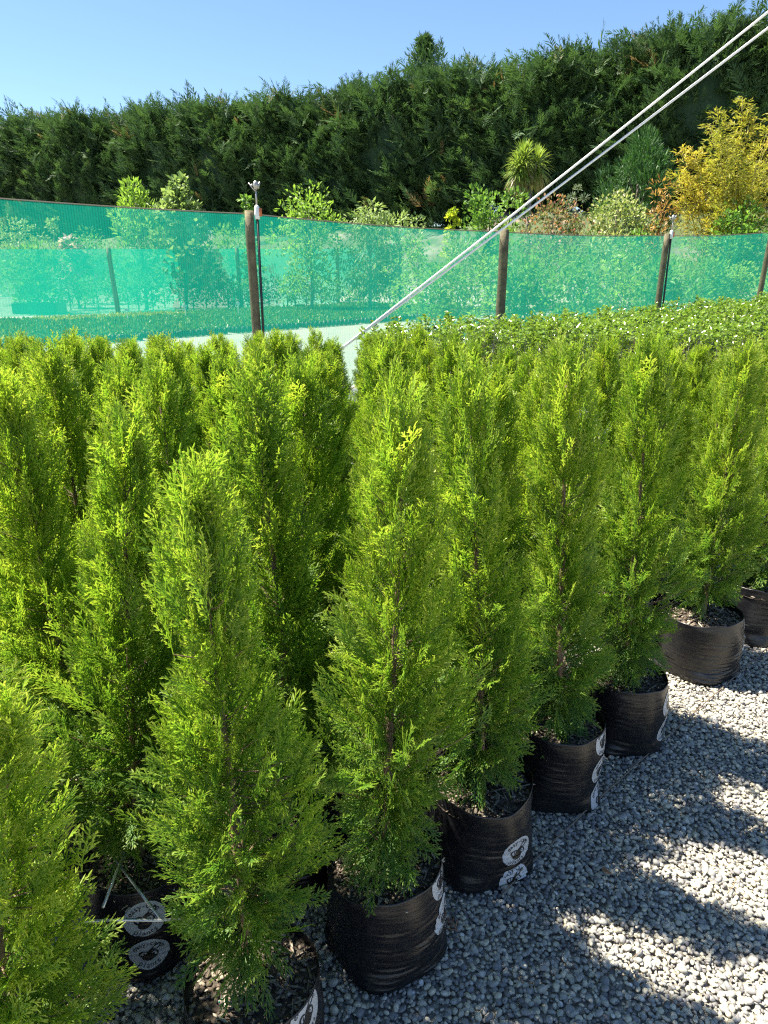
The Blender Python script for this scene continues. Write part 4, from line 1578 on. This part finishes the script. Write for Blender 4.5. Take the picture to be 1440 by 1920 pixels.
def bamboo():
    Y = 25.5
    b = at(1370, 440, Y=Y)
    g = gz(b.x, b.y)
    root = thing('golden_bamboo', (b.x, b.y, g), 'tall golden yellow bamboo clump rising in feathery plumes', 'bamboo')
    o = Vector(root.location)
    rng = np.random.default_rng(11)
    tips = [(1345, 205), (1330, 232), (1392, 182), (1408, 215), (1440, 240), (1460, 200), (1300, 280), (1275, 275), (1320, 300), (1365, 260), (1385, 290), (1420, 300),
            (1290, 330), (1345, 320), (1440, 330), (1480, 280), (1265, 320), (1310, 360), (1400, 350), (1460, 370), (1270, 375), (1350, 380)]
    P, D, Tn = [], [], []
    for k, (u, v) in enumerate(tips):
        tip = at(u, v, Y=Y + rng.uniform(-1.2, 1.2)) - o
        base = Vector((rng.normal(0, 0.35), rng.normal(0, 0.35), -0.1))
        mid = Vector((base.x * 0.4 + tip.x * 0.5, base.y * 0.4 + tip.y * 0.5, tip.z * 0.6))
        pts = []
        for q in range(9):
            t = q / 8
            pts.append(base * (1 - t) ** 2 + mid * 2 * t * (1 - t) + tip * t * t)
        mb = MB()
        mb.tube(pts, [0.026 * (1 - 0.85 * q / 8) for q in range(9)], 6)
        ob('culm', mb.mesh('culm', M['culm'], True), root)
        H = tip.z
        tone_c = 0.45 + 0.25 * (u < 1320) + rng.normal(0, 0.1)
        nw = int(H / 0.17)
        for w in range(nw):
            t = 0.12 + 0.88 * w / nw
            c = base * (1 - t) ** 2 + mid * 2 * t * (1 - t) + tip * t * t
            R = 0.9 * (1.05 - t) ** 0.6 * min(1, t * 3 + 0.3)
            for br in range(3):
                a = rng.uniform(0, 6.28)
                bd = np.array([math.cos(a), math.sin(a), 0.35])
                m_ = 11
                f = rng.uniform(0.15, 1.0, m_)
                pp = np.array(c)[None] + bd[None] * (R * f)[:, None] + rng.normal(0, 0.035, (m_, 3))
                P.append(pp)
                dd = bd[None] * 1.0 + rng.normal(0, 0.5, (m_, 3)) + np.array([0, 0, -0.15])
                D.append(dd)
                Tn.append(np.clip(tone_c + rng.normal(0, 0.14, m_), 0, 1))
    P, D, Tn = np.concatenate(P), np.concatenate(D), np.concatenate(Tn)
    n = len(P)
    ob('foliage', leaf_mesh('bamboo_foliage', rng, P, D, rng.uniform(0.13, 0.22, n), 0.032, M['bamboo'], Tn), root)


bamboo()


# ------------------------------------------------------------------ the shelter belt of macrocarpa
def belt_variant(seed, W=7.0, DP=5.0, Hh=9.6):
    rng = np.random.default_rng(seed)
    # feather shaped sprays
    def spray_tpl():
        P, D, L = [], [], []
        n = 20
        for q in range(n):
            t = (q + 0.5) / n
            s = 1 if q % 2 else -1
            P.append((0, t, 0.10 * t * t)); a = rng.uniform(0.5, 0.9)
            D.append((s * math.sin(a), math.cos(a), rng.normal(0.1, 0.15))); L.append(0.40 * (1.1 - 0.7 * t) * rng.uniform(0.7, 1.2))
        for q in range(3):
            P.append((0, q / 3, 0.1 * (q / 3) ** 2)); D.append((rng.normal(0, 0.1), 1, 0.15)); L.append(0.42)
        return np.array(P), np.array(D), np.array(L)
    tpl = [spray_tpl() for _ in range(6)]
    nb = 330
    AP, AD, AL, AN, TN = [], [], [], [], []
    ph = rng.uniform(0, 6, 6)
    for k in range(nb):
        t = ((k + rng.random()) / nb)
        az = k * 2.39996 + rng.normal(0, 0.3)
        top = k > nb * 0.80
        ca, sa = math.cos(az), math.sin(az)
        # clipped, box like body
        sq = (abs(ca) ** 4 + abs(sa) ** 4) ** (-0.25)
        bul = 1 + 0.13 * math.sin(3 * az + ph[0] + t * 7) + 0.10 * math.sin(5 * az + ph[1] - t * 11)
        if top:
            rr = math.sqrt(rng.random())
            z = Hh * (1.0 - 0.10 * rr ** 3) + rng.normal(0, 0.22)
            c = np.array([W / 2 * sq * rr * ca, DP / 2 * sq * rr * sa, z - 0.3])
            out = np.array([ca * rr * 0.8, sa * rr * 0.8, 1.0])
        else:
            z = Hh * (0.02 + 0.93 * t / 0.8) + rng.normal(0, 0.15)
            edge = 1 - 0.25 * max(0, z / Hh - 0.75) / 0.25
            c = np.array([W / 2 * sq * ca * bul * edge, DP / 2 * sq * sa * bul * edge, z])
            out = np.array([ca, sa, rng.uniform(0.25, 0.9)])
        out = out / np.linalg.norm(out)
        prot = rng.uniform(-0.6, 0.35)
        c = c + out * prot
        big = rng.uniform(0.8, 1.35)
        tone_b = rng.normal(0.42, 0.17)
        if rng.random() < 0.02:
            tone_b = 0.98
        m_ = 11
        for q in range(m_):
            P, D, L = tpl[rng.integers(6)]
            d = out + rng.normal(0, 0.42, 3) + np.array([0, 0, 0.18])
            d /= np.linalg.norm(d)
            nn = rng.normal(0, 0.5, 3) + np.array([0, 0, 1.0]) * (1.0 if not top else 0.3) + (0 if not top else 1) * rng.normal(0, 0.8, 3)
            s = np.cross(d, nn); s /= np.linalg.norm(s) + 1e-9
            u_ = np.cross(s, d)
            Rm = np.stack([s, d, u_], 1)
            sc = big * rng.uniform(0.65, 1.15)
            o_ = c + rng.normal(0, 0.33, 3) * big - d * 0.5
            AP.append((P * sc) @ Rm.T + o_); AD.append(D @ Rm.T); AL.append(L * sc)
            AN.append(np.repeat(u_[None], len(P), 0) + rng.normal(0, 0.35, (len(P), 3)))
            TN.append(np.clip(tone_b + rng.normal(0, 0.10) + rng.normal(0, 0.06, len(P)), 0, 1))
    P, D, L, Nn, Tn = (np.concatenate(q) for q in (AP, AD, AL, AN, TN))
    lmh = leaf_mesh('belt_crown', rng, P, D, L, L * 0.17, M['belt'], Tn, Nn, fold=0.15)
    # the dense inside of the crown
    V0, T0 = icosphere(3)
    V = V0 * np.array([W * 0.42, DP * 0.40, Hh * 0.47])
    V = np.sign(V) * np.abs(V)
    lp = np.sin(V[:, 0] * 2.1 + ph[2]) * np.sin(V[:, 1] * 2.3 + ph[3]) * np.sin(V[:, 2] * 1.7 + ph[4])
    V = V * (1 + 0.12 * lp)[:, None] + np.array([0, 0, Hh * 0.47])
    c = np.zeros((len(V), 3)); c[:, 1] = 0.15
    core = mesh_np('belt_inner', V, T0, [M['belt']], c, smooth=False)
    mb = MB()
    mb.tube([(0, 0, -0.5), (0.1, 0, Hh * 0.4), (0, 0.1, Hh * 0.8)], [0.4, 0.3, 0.12], 9)
    for k in range(14):
        a = k * 2.4; z = Hh * (0.1 + 0.055 * k)
        mb.tube([(0, 0, z), (W * 0.22 * math.cos(a), DP * 0.25 * math.sin(a), z + 0.7), (W * 0.42 * math.cos(a), DP * 0.42 * math.sin(a), z + 1.7)], [0.12, 0.08, 0.03], 5, cap=False)
    return lmh, core, mb.mesh('belt_trunk', M['trunk'], True)


def leader_mesh(h):
    rng = np.random.default_rng(77)
    P, D, L = [], [], []
    for k in range(260):
        t = rng.random() ** 0.9
        a = k * 2.4
        rad = 2.3 * (1 - t) ** 0.8 + 0.15
        b = np.array([0, 0, h * t * 0.95])
        d = np.array([math.cos(a), math.sin(a), rng.uniform(0.3, 1.1)])
        d /= np.linalg.norm(d)
        ln = rad * rng.uniform(0.5, 1.1)
        for q in range(16):
            f = (q + 0.5) / 16
            P.append(b + d * ln * f)
            D.append(d * 0.9 + rng.normal(0, 0.55, 3) + np.array([0, 0, 0.2]))
            L.append(rng.uniform(0.2, 0.42))
    P, D, L = np.array(P), np.array(D), np.array(L)
    return leaf_mesh('leader', rng, P, D, L, L * 0.2, M['belt'], np.clip(rng.normal(0.45, 0.15, len(P)), 0, 0.9))


BELT = [belt_variant(200 + k) for k in range(4)]
# skyline of the photograph, as (pixel column, pixel row of the top)
SKY = [(-200, 240), (0, 228), (120, 212), (260, 200), (400, 186), (520, 190), (600, 188), (680, 150), (760, 128), (860, 118), (960, 98), (1060, 92), (1160, 78), (1240, 36), (1320, 14), (1440, 2), (1700, -30)]
su, sv = zip(*SKY)
Lb = (HL1 - HL0).length
nT = 17
LEAD = []
for k in range(-3, nT + 3):
    q = HL0 + HD * (Lb * (k + 0.5) / nT) + HN * random.gauss(0, 0.35)
    u = 720 + FPX * q.x / (q.y * math.cos(PITCH) - 8 * math.sin(PITCH))
    v = float(np.interp(u, su, sv))
    zt = at(u, v, Y=q.y - 1.0).z
    g = gz(q.x, q.y)
    hh = max(6.0, zt - g - 0.45 + random.gauss(0, 0.12))
    va = BELT[k % 4]
    lead = abs(u - 800) < 85 and not LEAD
    r = thing('macrocarpa_tree', (q.x, q.y, g), 'macrocarpa with a tall ragged leader rising above the belt' if lead else 'dense dark green macrocarpa, one of the shelter belt on the bank', 'tree', 'trees of the shelter belt', math.atan2(HD.y, HD.x) + PI * (k % 2))
    sc = (random.uniform(0.92, 1.08), random.uniform(0.95, 1.1), hh / 9.6)
    ob('crown', va[0], r, (0, 0, 0), (0, 0, 0), sc)
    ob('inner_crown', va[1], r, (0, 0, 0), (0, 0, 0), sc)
    ob('trunk', va[2], r, (0, 0, 0), (0, 0, 0), sc)
    if lead:
        LEAD.append(r)
        tp = at(797, 66, Y=q.y)
        ld = ob('leader', leader_mesh(tp.z - g - hh + 1.2), r, (0, 0, hh - 1.2))
        w_ = tp.x - q.x
        ld.location.x = w_ * math.cos(r.rotation_euler.z)
        ld.location.y = -w_ * math.sin(r.rotation_euler.z)
